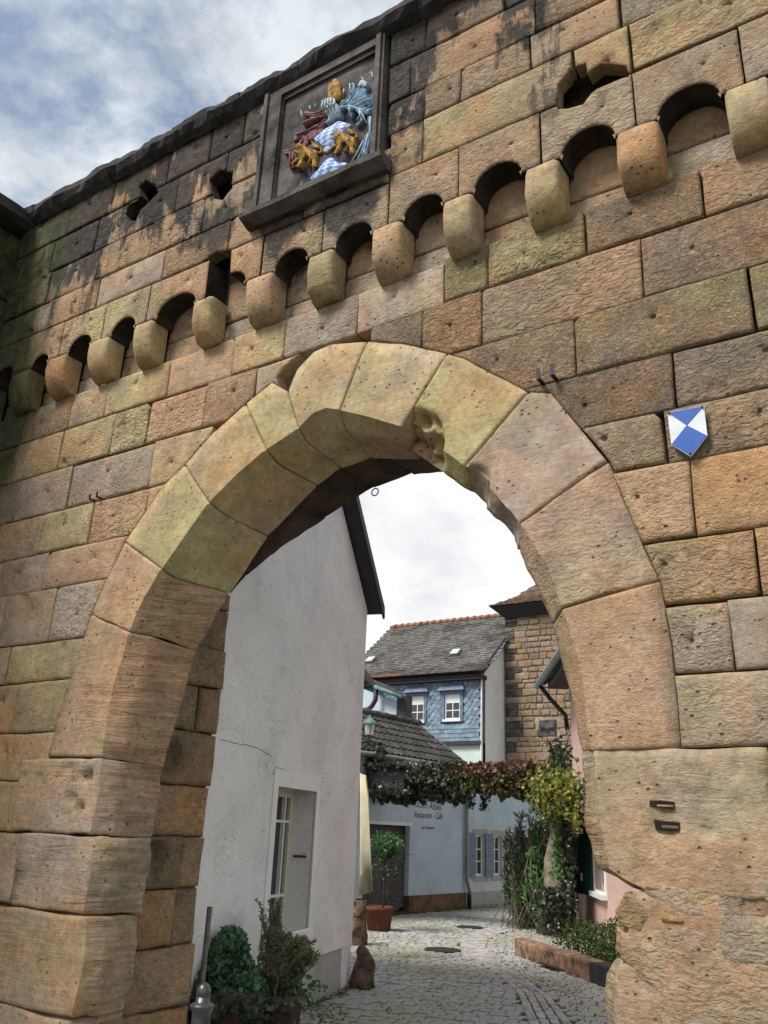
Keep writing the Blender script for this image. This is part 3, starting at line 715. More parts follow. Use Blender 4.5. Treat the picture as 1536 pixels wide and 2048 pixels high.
piece('pier_stone', gate, M_worn, FG, W((1432, 1795), (1444, 1768), (1590, 1735), (1590, 1935), (1446, 1932), (1434, 1860)), .016, .1, bevel=.010, bulge=0., grid=.06, amp=.009, jit=.008, color=(.31, .25, .19, .3), dents=[(*FG.px(1513, 1815), .05, .07)])
piece('pier_stone', gate, M_worn, FG, W((1440, 1975), (1600, 1940), (1600, 2120), (1450, 2120)), .016, .1, bevel=.010, bulge=0., grid=.06, amp=.009, jit=.01, color=(*GREYB, .3))
bigP = W((1228, 1524), (1360, 1502), (1524, 1501), (1533, 1600), (1531, 1702), (1480, 1744), (1400, 1738), (1300, 1720), (1262, 1712), (1240, 1660), (1226, 1600))
sl1 = W((1302, 1601), (1350, 1604), (1350, 1618), (1302, 1613)); sl2 = W((1310, 1640), (1360, 1645), (1360, 1662), (1314, 1660))
for s_ in (sl1, sl2):                     # flat dark panels paint the shade of cut pockets, each with a worn wedge
    o = panel('slot_shade', gate, M_blk0, FG, s_, (), .020, .04)
    piece('slot_wedge', gate, M_worn, FG, [(p[0] * .7 + s_[2][0] * .3, p[1] * .45 + s_[2][1] * .55 + .003) for p in s_], .024, .02, gap=.001, bevel=.004, amp=.003, jit=.002, color=(.12, .09, .065, .2))
piece('mortar_patch', gate, M_worn, FG, [(-1.2, 0), (.9, 0), (.9, 1.5), (-.6, 1.56), (-1.15, 1.52)], .010, .06, gap=.0, bevel=.006, amp=.012, bulge=0, color=(.40, .26, .15, .25), grid=.06)
course(1.5, 2.04, [-.62, .4, 1.], cs=(MAUVE,), rough=.3)

# --- corbel frieze
CX = [(-7.10 + .0, -6.85), (-6.58, -6.30), (-6.07, -5.80), (-5.51, -5.26), (-4.97, -4.73), (-4.30, -4.11), (-3.79, -3.52), (-3.22, -2.98), (-2.68, -2.43), (-2.14, -1.92), (-1.60, -1.35), (-1.03, -.79), (-.46, -.21), (.10, .35), (.65, .9), (1.2, 1.45), (1.75, 2.0), (2.3, 2.55)]
def corbel(x0, x1, col, worn=0.):
    zt, zb = 5.375, 5.03
    zb += rnd.uniform(-.015, .02); rr_ = rnd.uniform(.15, .172); hz = rnd.uniform(.18, .23)
    prof = [(rr_ * math.sin(t_), zb + hz * (1 - math.cos(t_))) for t_ in [math.pi / 2 * q_ / 6 for q_ in range(7)]] + [(rr_, (zb + hz + zt) / 2), (rr_ - .004, zt - .02), (rr_ - .015, zt)]
    V = []; Fc = []; x0 += rnd.uniform(0, .02); x1 -= rnd.uniform(0, .02); xs = [x0, x0 + .022, x0 + (x1 - x0) * .35, x0 + (x1 - x0) * .65, x1 - .022, x1]; m = len(prof)
    for i, x in enumerate(xs):
        for (o, z) in prof:
            k = 1 - (.17 if i in (0, 5) else 0)
            p = Vector((x, -o * k, zb + (z - zb) * (1 if i not in (0, 5) else .99)))
            p += N.noise_vector(p * 9 + Vector((x0, 0, 0))) * (.008 + worn)
            V.append(p)
    for i in range(5):
        for j in range(m - 1): Fc.append((i * m + j, (i + 1) * m + j, (i + 1) * m + j + 1, i * m + j + 1))
    for i in (0, 5):
        c = len(V); V.append(Vector((xs[i], .02, zt))); V.append(Vector((xs[i], .02, zb)))
        q_ = tuple([i * m + j for j in range(m)] + [c, c + 1]); Fc.append(q_ if i == 0 else tuple(reversed(q_)))
    k = len(V); V += [Vector((x0, .02, zt)), Vector((x1, .02, zt))]; Fc.append((m - 1, 5 * m + m - 1, k + 1, k))
    mesh('corbel', V, Fc, M_worn if worn else M_ash, gate, True, color=(*col, .12))
cc = [OLIVE, OLIVE, ORANGE, BUFF, BUFF, BUFF, PEACH, OLIVE, PEACH, BUFF, BUFF, ORANGE, BUFF, BUFF, BUFF, PEACH, BUFF, BUFF]
for i, ((a, b), c) in enumerate(zip(CX, cc)): corbel(a, b, c, .012 if i in (5, 7) else 0.)
# back of the niches: small stones between the corbels
for i in range(len(CX) - 1):
    a = CX[i][1]; b = CX[i + 1][0]; zj = 5.24 + rnd.uniform(-.04, .07)
    for (p, q) in ((5.055, zj), (zj, 5.62)):
        piece('niche_stone', gate, M_ash, FG, rect(a - .05, b + .05, p, q), -.05 + rnd.uniform(-.012, .0), .08, amp=.006, color=tint((BROWN, PEACH, GREYB, MAUVE), .3))
# lintel stones with the little round arches cut in them
US = (BROWN, GREYB, OLIVE, BROWN, (.33, .265, .19))
dam1 = [FG.px(u, v, UP) for u, v in ((403, 522), (432, 505), (462, 498), (458, 560), (440, 590), (428, 572), (415, 560))]
dam2 = [FG.px(u, v, UP) for u, v in ((1114, 215), (1117, 170), (1140, 140), (1168, 128), (1172, 150), (1200, 130), (1250, 133), (1255, 150), (1210, 160), (1180, 185), (1165, 205), (1135, 214))]
dam3 = [FG.px(u, v, UP) for u, v in ((248, 425), (262, 405), (285, 395), (278, 372), (290, 362), (308, 368), (316, 385), (300, 402), (280, 420), (270, 440), (256, 440))]
dam4 = [FG.px(u, v, UP) for u, v in ((418, 360), (440, 340), (465, 345), (462, 375), (445, 398), (428, 395))]
cuts_up = [dam1, dam2, dam3, dam4]
for i in range(len(CX) - 1):
    c0 = (CX[i][0] + CX[i][1]) / 2; c1 = (CX[i + 1][0] + CX[i + 1][1]) / 2
    a = CX[i][1] + .0; b = CX[i + 1][0] - .0; r = (b - a) / 2; mx = (a + b) / 2; hh = min(r * 1.0, .165)
    arc = [(mx + r * math.cos(th), 5.36 + hh * math.sin(th) ** .85) for th in [math.pi * k / 10 for k in range(11)]]
    if i == 0: c0 = W0
    zt = 5.745 if c0 < -2.6 else 5.79
    P = [(c0, 5.38), (a, 5.38)] if i else [(c0, 5.38), (a + .02, 5.38)]
    P += list(reversed(arc)) + [(b, 5.38), (c1, 5.38), (c1, zt), (c0, zt)]
    q = [P[0]]
    for p in P[1:]:
        if math.hypot(p[0] - q[-1][0], p[1] - q[-1][1]) > .012: q.append(p)
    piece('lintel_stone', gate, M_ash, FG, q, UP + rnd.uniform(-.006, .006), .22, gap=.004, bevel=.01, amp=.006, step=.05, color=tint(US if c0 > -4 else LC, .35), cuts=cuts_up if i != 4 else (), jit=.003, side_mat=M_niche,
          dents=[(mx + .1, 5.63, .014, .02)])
u_l = dict(front=UP, depth=.1, cuts=cuts_up)
course(5.745, 6.05, [W0, -6.2, -5.54, -4.74, -4.02, -3.3, -2.56], cs=(MAUVE, BROWN, BUFF, PEACH), rough=.35, **u_l)
course(5.79, 6.16, [-2.56, -2.30, -1.25, -.9, .1, .8], cs=US, rough=.5, **u_l)
course(6.05, 6.40, [W0, -6.3, -5.62, -4.94, -4.35, -3.75], cs=(MAUVE, BROWN, PEACH), rough=.35, **u_l)
course(6.16, 6.45, [-2.6, -2.30, -2.02, -1.52, -.95, -.3, .4, 1.], cs=US, rough=.5, **u_l)
course(6.40, 6.77, [W0, -6.35, -5.73, -5.2, -4.70, -4.15, -3.75], cs=(BROWN, PEACH, GREYB), rough=.35, **u_l)
course(6.45, 6.79, [-2.6, -2.42, -1.48, -.85, -.2, .5], cs=US, rough=.5, **u_l)
course(6.77, 7.12, [W0, -6.2, -5.58, -4.87, -4.37, -4.0, -3.75], cs=(BROWN, PEACH, ORANGE), rough=.35, **u_l)
course(6.79, 7.12, [-2.6, -2.3, -1.69, -1.0, -.3, .4], cs=US, rough=.5, **u_l)
# --- wall body behind the facing
RA = [(-4.78, 0), (-4.78, 3.44), (-4.62, 3.58), (-4.30, 3.77), (-3.86, 3.95), (-3.4, 4.12), (-3.05, 4.17), (-2.7, 4.13), (-2.2, 3.95), (-1.8, 3.77), (-1.45, 3.5), (-1.28, 3.3), (-1.28, 0)]
o = offset(list(reversed(RA)), -.0)
core = [(-9.5, 0)] + [(x + (-.06 if x < -3.05 else .06), z + (.06 if z > 3 else 0)) for x, z in RA] + [(3.2, 0), (3.2, 7.1), (-9.5, 7.1)]
panel('wall_core', gate, M_core, FG, core, (), -.10, 1.0)
# --- rear arch and its jambs
FJ = Fr((-4.78, 0, 0), (0, 1, 0), (0, 0, 1), (1, 0, 0))
zj = [FJ.px(u, v)[1] for u, v in ((372, 2010), (385, 1889), (400, 1775), (415, 1675), (425, 1575), (437, 1471), (447, 1382), (455, 1306), (466, 1226))]
zj = [0.] + zj + [3.44]
for i in range(len(zj) - 1):
    a, b = zj[i], zj[i + 1]
    if b - a < .08: continue
    mid = .5 if i % 2 else .42
    segs = [(.45, 1.1)] if i not in (2, 3, 6) else [(.45, .86), (.86, 1.1)]
    for (p, q) in segs:
        dn = []
        if i == 5: dn = [(.62, (a + b) / 2, .13, .1)]
        if i == 3: dn = [(.60, b - .12, .09, .12)]
        piece('jamb_stone', gate, M_ash, FJ, rect(p, q + rnd.uniform(-.004, .01), a, b), rnd.uniform(-.02, .02), .2, bevel=.02, amp=.014, jit=.012, color=tint((BROWN, BROWN, ORANGE), .55), dents=dn, gap=.006)
FJR = Fr((-1.28, 0, 0), (0, 1, 0), (0, 0, 1), (-1, 0, 0))
for i in range(8): piece('jamb_stone', gate, M_ash, FJR, rect(.45, 1.1, i * .41, i * .41 + .41), 0, .1, amp=.01, color=tint((BROWN,), .5))
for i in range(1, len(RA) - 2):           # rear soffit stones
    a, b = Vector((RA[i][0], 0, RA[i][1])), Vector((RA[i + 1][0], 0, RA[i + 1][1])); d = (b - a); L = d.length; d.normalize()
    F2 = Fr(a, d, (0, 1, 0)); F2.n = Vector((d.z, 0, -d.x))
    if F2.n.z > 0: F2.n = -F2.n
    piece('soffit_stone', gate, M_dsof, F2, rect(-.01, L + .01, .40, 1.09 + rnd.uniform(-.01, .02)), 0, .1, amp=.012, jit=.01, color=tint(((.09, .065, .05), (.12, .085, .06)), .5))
# --- coping slabs
x = -7.4; FT = FG
while x < 3.:
    L = rnd.uniform(.55, 1.1); ss = []
    prof = [(.30, 7.12), (.33, 7.16), (.34, 7.25), (.30, 7.30), (-.5, 7.45), (-1.2, 7.45), (-1.2, 7.12)]
    zo = rnd.uniform(-.015, .015); prof = [(.15, 7.10), (.21, 7.14), (.25, 7.19), (.255 + zo, 7.25), (.20, 7.29 + zo), (-.2, 7.36), (-1.1, 7.36), (-1.1, 7.10)]
    V = []; Fc = []; m = len(prof); nn = 15
    for i in range(nn):
        xx = x + .004 + (L - .008) * i / (nn - 1)
        for (o_, z) in prof:
            p = Vector((xx, -o_, z)); p += N.noise_vector(p * 4.5) * .028 + N.noise_vector(p * 13) * .018; V.append(p)
    for i in range(nn - 1):
        for j in range(m): Fc.append((i * m + j, (i + 1) * m + j, (i + 1) * m + (j + 1) % m, i * m + (j + 1) % m))
    Fc.append(tuple(range(m))); Fc.append(tuple(reversed(range((nn - 1) * m, nn * m))))
    mesh('coping_slab', V, Fc, M_cope, gate, False); x += L

# =================================================================== adjoining wall on the left
FL = Fr((W0, 0, 0), (0, -1, 0), (0, 0, 1), (1, 0, 0))
sw = thing('side_wall', 'dark algae covered sandstone wall meeting the gateway at the left corner', 'wall')
zs = [3.2, 3.6, 3.97, 4.35, 4.72, 5.1, 5.5, 5.9, 6.3, 6.7, 7.05]
for i in range(len(zs) - 1):
    xx = 0.0
    while xx < 2.6:
        L = rnd.uniform(.45, .8); piece('ashlar', sw, M_ash, FL, rect(xx, xx + L, zs[i], zs[i + 1]), rnd.uniform(-.02, .02), .1, amp=.012, jit=.008, bevel=.018, color=tint((OLIVE, BROWN, GREYB), .4)); xx += L
panel('wall_core', sw, M_core, FL, rect(-.2, 6, 0, 7.05), (), -.08, .6)
x = -.1
while x < 3.:
    L = rnd.uniform(.6, 1.); V = []; Fc = []; prof = [(-.7, 7.06), (.12, 7.06), (.20, 7.10), (.21, 7.2), (-.7, 7.42)]; m = 5; nn = 5
    for i in range(nn):
        for (o_, z) in prof:
            p = Vector((W0 + o_, -(x + .004 + (L - .008) * i / 4), z)); V.append(p + N.noise_vector(p * 5) * .02)
    for i in range(nn - 1):
        for j in range(m): Fc.append((i * m + j, (i + 1) * m + j, (i + 1) * m + (j + 1) % m, i * m + (j + 1) % m))
    Fc.append(tuple(range(m))); Fc.append(tuple(reversed(range((nn - 1) * m, nn * m))))
    mesh('coping_slab', V, Fc, M_cope, sw); x += L

# =================================================================== carved coat of arms
arms = thing('coat_of_arms', 'weathered stone panel carved with a painted lion and lozenge coat of arms', 'coat of arms')
x0, x1, z0, z1 = -3.74, -2.62, 5.93, 7.10
PF = .19; PB = .155
panel('frame', arms, M_soot, FG, rect(x0, x1, z0, z1), [rect(x0 + .19, x1 - .07, z0 + .03, z1 - .14)], PF, .12)
panel('back_slab', arms, M_soot, FG, rect(x0 + .01, x1 - .01, z0 + .01, z1 - .01), (), PB + .012, .06)
mb = MB()
for (a, b, c, d) in ((x0, x0 + .035, z0, z1), (x0 + .15, x0 + .18, z0 + .02, z1 - .06), (x1 - .06, x1 - .02, z0, z1), (x0 + .18, x1 - .06, z1 - .10, z1 - .07)): mb.box(FG, a, b, c, d, PF - .01, PF + .022)
mb.build('moulding', M_soot, arms)
V = []; Fc = []; prof = [(.14, 5.82), (.19, 5.82), (.27, 5.87), (.275, 5.91), (.20, 5.935), (.14, 5.935)]; m = 6; nn = 12
for i in range(nn):
    for (o_, z) in prof:
        p = Vector((-3.80 + 1.25 * i / (nn - 1), -o_, z)); V.append(p + N.noise_vector(p * 8) * .008)
for i in range(nn - 1):
    for j in range(m): Fc.append((i * m + j, (i + 1) * m + j, (i + 1) * m + (j + 1) % m, i * m + (j + 1) % m))
Fc.append(tuple(range(m))); Fc.append(tuple(reversed(range((nn - 1) * m, nn * m))))
mesh('sill', V, Fc, M_soot, arms)
qa = lambda P, o=.205: [FG.px(560 + x / 7.314, 140 + y / 7.314, o) for x, y in P]
qb = lambda P, o=.205: [FG.px(560 + x / 7.68, 250 + y / 7.68, o) for x, y in P]
def rel(name, P, mat, front, depth=.05, bul=.012):
    return piece(name, arms, mat, FG, P, front, depth, gap=0, bevel=.006, amp=.004, bulge=bul, step=.02, grid=.025, jit=.001)
rel('shield', qb([(230, 400), (500, 190), (620, 90), (740, 10), (900, -80), (1090, -30), (1200, 100), (1250, 250), (1180, 420), (1030, 600), (900, 720), (760, 800), (560, 870), (500, 860), (380, 740), (280, 690), (200, 680), (190, 560)]), M_field, .175, .05, .03)
rel('lozenge_field', qb([(505, 205), (620, 90), (740, 10), (900, -80), (1080, -26), (1000, 70), (900, 200), (850, 300), (820, 340), (700, 350), (620, 320), (560, 270)]), M_loz, .20, .06, .025)
rel('lozenge_field', qb([(830, 450), (720, 480), (640, 560), (560, 680), (450, 800), (500, 865), (580, 865), (720, 830), (800, 790), (900, 720), (960, 650), (1030, 580), (930, 540), (880, 490)]), M_loz, .20, .06, .025)
lion = [(330, 410), (400, 350), (440, 390), (460, 420), (570, 430), (585, 480), (560, 560), (575, 620), (535, 655), (505, 645), (520, 600), (500, 540), (470, 600), (435, 645), (480, 540), (450, 490), (400, 520), (385, 590), (350, 650), (300, 640), (330, 590), (350, 540), (300, 575), (245, 605), (260, 570), (330, 520), (310, 470), (270, 450)]
tail = [(560, 420), (625, 440), (648, 405), (620, 372), (560, 385), (520, 345), (497, 270), (520, 268), (548, 328), (558, 300), (572, 340), (590, 320), (602, 352), (660, 372), (672, 425), (630, 465)]
for dx, dy in ((0, 0), (575, -205)):
    l = rel('lion', qb([(430 + (x - 430) * 1.12 + dx, 490 + (y - 490) * 1.12 + dy) for x, y in lion]), M_gold, .235, .05, .02)
    rel('lion_tail', qb([(x + dx - (40 if dx else 0), y + dy - (20 if dx else 0)) for x, y in tail]), M_gold, .225, .05, .008)
rel('orb', qb([(680, 420), (720, 350), (780, 340), (810, 380), (760, 430), (720, 445)]), M_cwht, .225, .04)
rel('helmet', qa([(670, 620), (690, 540), (740, 490), (800, 480), (860, 520), (900, 580), (890, 700), (820, 720), (740, 790), (680, 790), (720, 710), (690, 680)]), M_helm, .22, .08, .03)
mb = MB()
for P in (((700, 535), (680, 600), (692, 665)), ((738, 505), (722, 580), (745, 650)), ((775, 492), (765, 560), (785, 615)), ((812, 492), (808, 550), (825, 590)), ((850, 510), (872, 560), (840, 610))):
    mb.tube([FG.p(*q, .262) for q in qa(P)], .0085, 6)
mb.build('helmet_bars', M_cwht, arms, True)
rel('crest', qa([(720, 390), (715, 300), (730, 230), (780, 200), (790, 160), (830, 145), (870, 170), (900, 230), (905, 380), (880, 420), (860, 450), (740, 460), (730, 420)]), M_gold, .225, .07, .03)
rel('mantling', qa([(860, 500), (900, 420), (1000, 400), (1020, 280), (1030, 190), (1080, 190), (1090, 260), (1150, 230), (1160, 190), (1270, 180), (1250, 380), (1340, 330), (1362, 420), (1350, 490), (1220, 510), (1270, 560), (1358, 520), (1358, 600), (1290, 650), (1210, 640), (1215, 720), (1130, 810), (1090, 790), (1150, 740), (1170, 660), (1100, 590), (1065, 565), (1060, 640), (1020, 700), (1010, 600), (960, 560), (900, 580)]), M_cblue, .20, .06, .015)
rel('mantling', qa([(1270, 660), (1330, 690), (1348, 850), (1338, 1000), (1318, 1120), (1290, 1200), (1240, 1200), (1270, 1060), (1282, 920), (1270, 800)]), M_cblue, .20, .06, .015)
rel('mantling', qb([(1290, 150), (1385, 120), (1370, 260), (1340, 440), (1378, 462), (1350, 530), (1258, 572), (1285, 450), (1180, 540), (1100, 625), (1180, 480), (1240, 360)]), M_cblue, .20, .06, .015)
mb = MB()
for P in (((890, 530), (990, 450), (1050, 370), (1110, 260)), ((900, 570), (1040, 545), (1160, 590), (1230, 680), (1290, 800)), ((1050, 540), (1200, 450), (1350, 390)), ((1160, 590), (1250, 610), (1350, 540)), ((1030, 560), (1040, 620), (1020, 690)), ((1180, 620), (1190, 690), (1140, 760)), ((1340, 700), (1335, 900), (1260, 1180)), ((1010, 400), (1040, 300), (1040, 220))):
    mb.tube([FG.p(*q, .222) for q in qa(P)], .0055, 5)
for P in (((1370, 150), (1330, 350), (1270, 560)), ((1300, 260), (1200, 460), (1110, 610)), ((1340, 330), (1310, 440), (1370, 470))):
    mb.tube([FG.p(*q, .222) for q in qb(P)], .005, 5)
for P in (((1160, 150), (1190, 100), (1215, 130), (1180, 165)), ((1030, 215), (1050, 190), (1080, 215), (1075, 270)), ((1310, 30), (1340, 30), (1345, 80), (1360, 110)), ((930, 270), (925, 350)), ((590, 450), (640, 430), (680, 430), (670, 480), (640, 520)), ((430, 520), (440, 580)), ((500, 540), (520, 490)), ((300, 590), (310, 640), (330, 700))):
    mb.tube([FG.p(*q, .20) for q in qa(P)], .006, 5)
o = mb.build('white_line', M_cwht, arms, True); o['kind'] = 'stuff'
rel('feather', qa([(1145, 235), (1180, 160), (1225, 150), (1280, 190), (1265, 250), (1215, 262), (1200, 235), (1175, 262)]), M_cwht, .215, .05)
for P, f_ in (([(320, 600), (400, 585), (450, 640), (520, 620), (560, 580), (650, 565), (675, 640), (560, 690), (440, 760), (340, 810), (310, 770), (400, 720), (430, 690), (360, 640)], qa),
              ([(690, 690), (640, 740), (500, 790), (380, 870), (260, 905), (200, 950), (185, 1030), (250, 1000), (370, 960), (420, 1010), (480, 1000), (560, 900), (620, 820), (690, 750)], qa),
              ([(380, 140), (430, 200), (400, 290), (330, 380), (240, 430), (150, 425), (60, 440), (60, 400), (200, 375), (260, 290), (300, 220)], qb),
              ([(130, 430), (240, 420), (245, 520), (210, 640), (135, 650), (120, 520)], qb),
              ([(140, 1065), (150, 1010), (220, 960), (300, 920), (300, 840), (330, 880), (330, 940), (290, 1000), (190, 1070)], qb),
              ([(430, 230), (520, 190), (640, 90), (650, 30), (590, 60), (560, 130), (470, 170)], qb)):
    rel('mantling', f_(P), M_red, .20, .06, .015)
mb = MB()
for dx, dy in ((0, 0), (575, -205)):
    for P in (((290, 440), (330, 420), (350, 470)), ((320, 400), (370, 400), (390, 450)), ((350, 380), (400, 390), (420, 440)), ((300, 470), (340, 480), (360, 520)), ((480, 450), (530, 460), (560, 490)),
              ((255, 605), (235, 612)), ((262, 600), (250, 622)), ((310, 645), (300, 662)), ((330, 648), (335, 668)), ((440, 648), (430, 662)), ((535, 660), (530, 675)), ((560, 640), (575, 660))):
        mb.tube([FG.p(*q, .262 if P[0][1] < 560 else .235) for q in qb([(430 + (x - 430) * 1.12 + dx, 490 + (y - 490) * 1.12 + dy) for x, y in P])], .005, 5)
o = mb.build('mane_and_claws', M_gold, arms, True); o['kind'] = 'stuff'
# engraved drapery folds of the red mantling
mb = MB()
for P in (((400, 640), (520, 650), (660, 600)), ((340, 780), (480, 720), (690, 690)), ((240, 960), (400, 900), (560, 830), (690, 720)), ((330, 800), (460, 740), (560, 700))):
    mb.tube([FG.p(*q, .215) for q in qa(P)], .007, 5)
for P in (((380, 180), (330, 290), (280, 380)), ((160, 440), (170, 640)), ((215, 430), (200, 600)), ((70, 420), (200, 400), (290, 330))):
    mb.tube([FG.p(*q, .215) for q in qb(P)], .006, 5)
mb.build('mantling_fold', M_red, arms, True)

# =================================================================== small metal things on the gateway
sg = thing('emblem_sign', 'small blue and white shield shaped plate screwed to the right of the arch', 'sign')
SP = [FG.px(u, v, .035) for u, v in ((1335, 825), (1408, 812), (1415, 872), (1382, 914), (1343, 890))]; cx = FG.px(1374, 851, .035)
panel('plate', sg, M_swht, FG, SP, (), .038, .006)
def lerp2(a, b, t): return (a[0] + (b[0] - a[0]) * t, a[1] + (b[1] - a[1]) * t)
panel('blue_field', sg, M_sblue, FG, [lerp2(SP[0], cx, .03), lerp2(SP[1], cx, .03), cx], (), .0405, .002)
panel('blue_field', sg, M_sblue, FG, [cx, lerp2(lerp2(SP[2], SP[1], .0), cx, .02), lerp2(SP[3], cx, .03), lerp2(SP[4], cx, .02)], (), .0405, .002)
mb = MB()
for p in (SP[0], SP[1], SP[3]):
    q = lerp2(p, cx, .08); mb.tube([FG.p(q[0], q[1], .036), FG.p(q[0], q[1], .046)], .006, 8)
mb.build('screw', M_blk, sg)
for (u, v, lb) in ((1085, 765, 'left of two small bent iron hooks above the right haunch of the arch'), (1112, 757, 'right of two small bent iron hooks above the right haunch of the arch'),
                   (187, 1000, 'left of two tiny iron hooks in a joint left of the arch'), (201, 995, 'right of two tiny iron hooks in a joint left of the arch')):
    a, b = FG.px(u, v); mb = MB(); s = .8 if u < 300 else 1.3
    mb.box(FG, a - .008 * s, a + .008 * s, b - .01, b, -.03, .05 * s); mb.box(FG, a - .008 * s, a + .008 * s, b, b + .045 * s, .05 * s - .007, .05 * s)
    tag(mb.build('iron_hook', M_blk), lb, 'hook', 'iron hooks in the wall joints')
mb = MB(); p = at(750, 984, 1.02); mb.tube([p + Vector((math.cos(t) * .03, 0, math.sin(t) * .03)) for t in [i * math.pi / 6 for i in range(13)]], .005, 6)
tag(mb.build('iron_ring', M_blk, smooth=True), 'small iron ring hanging from the back edge of the arch', 'ring')
# =================================================================== white house
d = Vector((-.27, .96, 0)).normalized()
FW = Fr((-6.1, 5.02, 0), -d, (0, 0, 1), (.9627, .2707, 0)); 
wh = thing('white_house', 'tall white rendered gable house with rough trowelled plaster beside the passage', 'house')
win = rect(1.42, 2.43, .72, 2.02)
panel('wall', wh, M_white, FW, [(0, .43), (3.9, .43), (3.9, 7.8), (0, 4.36)], [win], 0, .35)
panel('plinth', wh, M_plin, FW, rect(-.0, 3.9, -.05, .43), (), -.02, .33)
FE = Fr((-6.1, 5.02, 0), (-.9627, -.2707, 0), (0, 0, 1), (d.x, d.y, 0))
panel('end_wall', wh, M_white, FE, rect(.01, 6, -.05, 4.3), (), .0, .3)
tr = panel('window_surround', wh, M_trim, FW, rect(1.33, 2.54, .68, 2.17), [win], .014, .03)
mb = MB(); mb.box(FW, 1.38, 2.48, .64, .70, -.02, .05); mb.build('sill', M_trim, wh)
wf = thing('window', '', ''); del wf['label']; del wf['category']; wf.parent = wh
IN = -.26
mb = MB()
for (a, b, c, e) in ((1.42, 1.49, .72, 2.02), (2.36, 2.43, .72, 2.02), (1.49, 2.36, .72, .79), (1.49, 2.36, 1.95, 2.02)): mb.box(FW, a, b, c, e, IN - .05, IN + .01)
mb.build('frame', M_cream, wf)
mb = MB(); mb.box(FW, 1.62, 1.65, .79, 1.95, IN - .02, IN + .02)
mb.build('glazing_bar', M_wfr, wf); mb = MB(); mb.box(FW, 1.49, 2.36, 1.70, 1.725, IN - .02, IN + .018); mb.build('glazing_bar', M_wfr, wf)
mb = MB(); mb.box(FW, 1.49, 2.36, 1.0, 1.025, IN - .02, IN + .018); mb.build('glazing_bar', M_wfr, wf)
mb = MB(); mb.box(FW, 1.49, 2.36, .79, 1.95, IN - .03, IN - .022); mb.build('pane', M_glass, wf)
mb = MB(); mb.tube([FW.p(1.43, 1.38, -.2), FW.p(1.43, 1.38, -.06)], .012, 6); mb.build('rusty_stay', M_terra, wf)
# cracks
mb = MB()
def crack(P):
    q = [FW.px(*p) for p in P]; o = []
    for i in range(len(q) - 1):
        for k in range(6): t = k / 6; o.append(FW.p(q[i][0] + (q[i + 1][0] - q[i][0]) * t + rnd.uniform(-.008, .008), q[i][1] + (q[i + 1][1] - q[i][1]) * t + rnd.uniform(-.008, .008), .0))
    o.append(FW.p(*q[-1], 0)); return o
mb.tube(crack([(440, 1480), (470, 1485), (500, 1492), (520, 1500), (542, 1514)]), .0032, 4); mb.tube(crack([(545, 1550), (552, 1534), (575, 1543), (600, 1550), (641, 1562), (638, 1580)]), .003, 4)
mb.build('plaster_crack', M_core, wh)
# roof slab with a dark boarded verge
sl_ = Vector((1.12, .97)).normalized()
def rk(s): return 4.36 + .872 * (s + .05)
mb = MB()
mb.hexa([FW.p(-.10, rk(-.10), -4), FW.p(-.10, rk(-.10), .17), FW.p(3.4, rk(3.4), .17), FW.p(3.4, rk(3.4), -4),
         FW.p(-.10, rk(-.10) + .05, -4), FW.p(-.10, rk(-.10) + .05, .17), FW.p(3.4, rk(3.4) + .05, .17), FW.p(3.4, rk(3.4) + .05, -4)])
mb.build('soffit', M_soffit, wh)
mb = MB()
mb.hexa([FW.p(-.13, rk(-.13) + .052, -4), FW.p(-.13, rk(-.13) + .052, .20), FW.p(3.4, rk(3.4) + .052, .20), FW.p(3.4, rk(3.4) + .052, -4),
         FW.p(-.13, rk(-.13) + .16, -4), FW.p(-.13, rk(-.13) + .12, .20), FW.p(3.4, rk(3.4) + .12, .20), FW.p(3.4, rk(3.4) + .16, -4)])
mb.build('roof', M_tile, wh, color=(1, 1, 1, 1))
mb = MB(); mb.hexa([FW.p(-.14, rk(-.14) - .02, .172), FW.p(-.14, rk(-.14) - .02, .20), FW.p(3.4, rk(3.4) - .02, .20), FW.p(3.4, rk(3.4) - .02, .172), FW.p(-.14, rk(-.14) + .055, .172), FW.p(-.14, rk(-.14) + .055, .20), FW.p(3.4, rk(3.4) + .055, .20), FW.p(3.4, rk(3.4) + .055, .172)])
mb.build('verge_board', M_dkwood, wh)

# =================================================================== blue restaurant house
ub = Vector((.06, .998, 0)).normalized()
FB = Fr((-10.5, 13.65, 0), ub, (0, 0, 1), (.998, -.06, 0))
bh = thing('blue_house', 'low pale blue house with a grey plank gate, black lettering and dark tiled roof', 'house')
gateh = rect(-1.75, -.08, .0, 1.80); w1 = rect(2.78, 3.25, .72, 1.68); w2 = rect(3.68, 4.15, .72, 1.68)
panel('wall', bh, M_blue, FB, rect(-3.5, 2.32, .36, 3.3), [rect(-1.75, -.08, .36, 1.80)], 0, .3)
panel('wall', bh, M_blup, FB, rect(2.32, 6.6, .36, 2.9), [w1, w2], -.0, .3)
panel('upper_wall', bh, M_blue, FB, rect(2.33, 6.55, 1.9, 2.88), (), .004, .003)
panel('plinth', bh, M_brownp, FB, rect(-.08, 2.32, -.05, .36), (), .03, .3); panel('plinth', bh, M_plin, FB, rect(2.32, 6.6, -.05, .36), (), .05, .3)
panel('end_wall', bh, M_blue, Fr(FB.p(2.32, 0, 0), (-1, .06, 0), (0, 0, 1), (.06, 1, 0)), [(0.01, 0), (3, 0), (3, 3.9), (1.5, 4.3), (0.01, 3.3)], (), 0, .2)
gd = thing('gate', '', ''); del gd['label']; del gd['category']; gd.parent = bh
panel('gate_backing', gd, M_dkwood, FB, rect(-1.75, -.08, .02, 1.80), (), -.13, .03)
panel('lintel', gd, M_trim, FB, rect(-1.80, -.04, 1.80, 1.87), (), .03, .12)
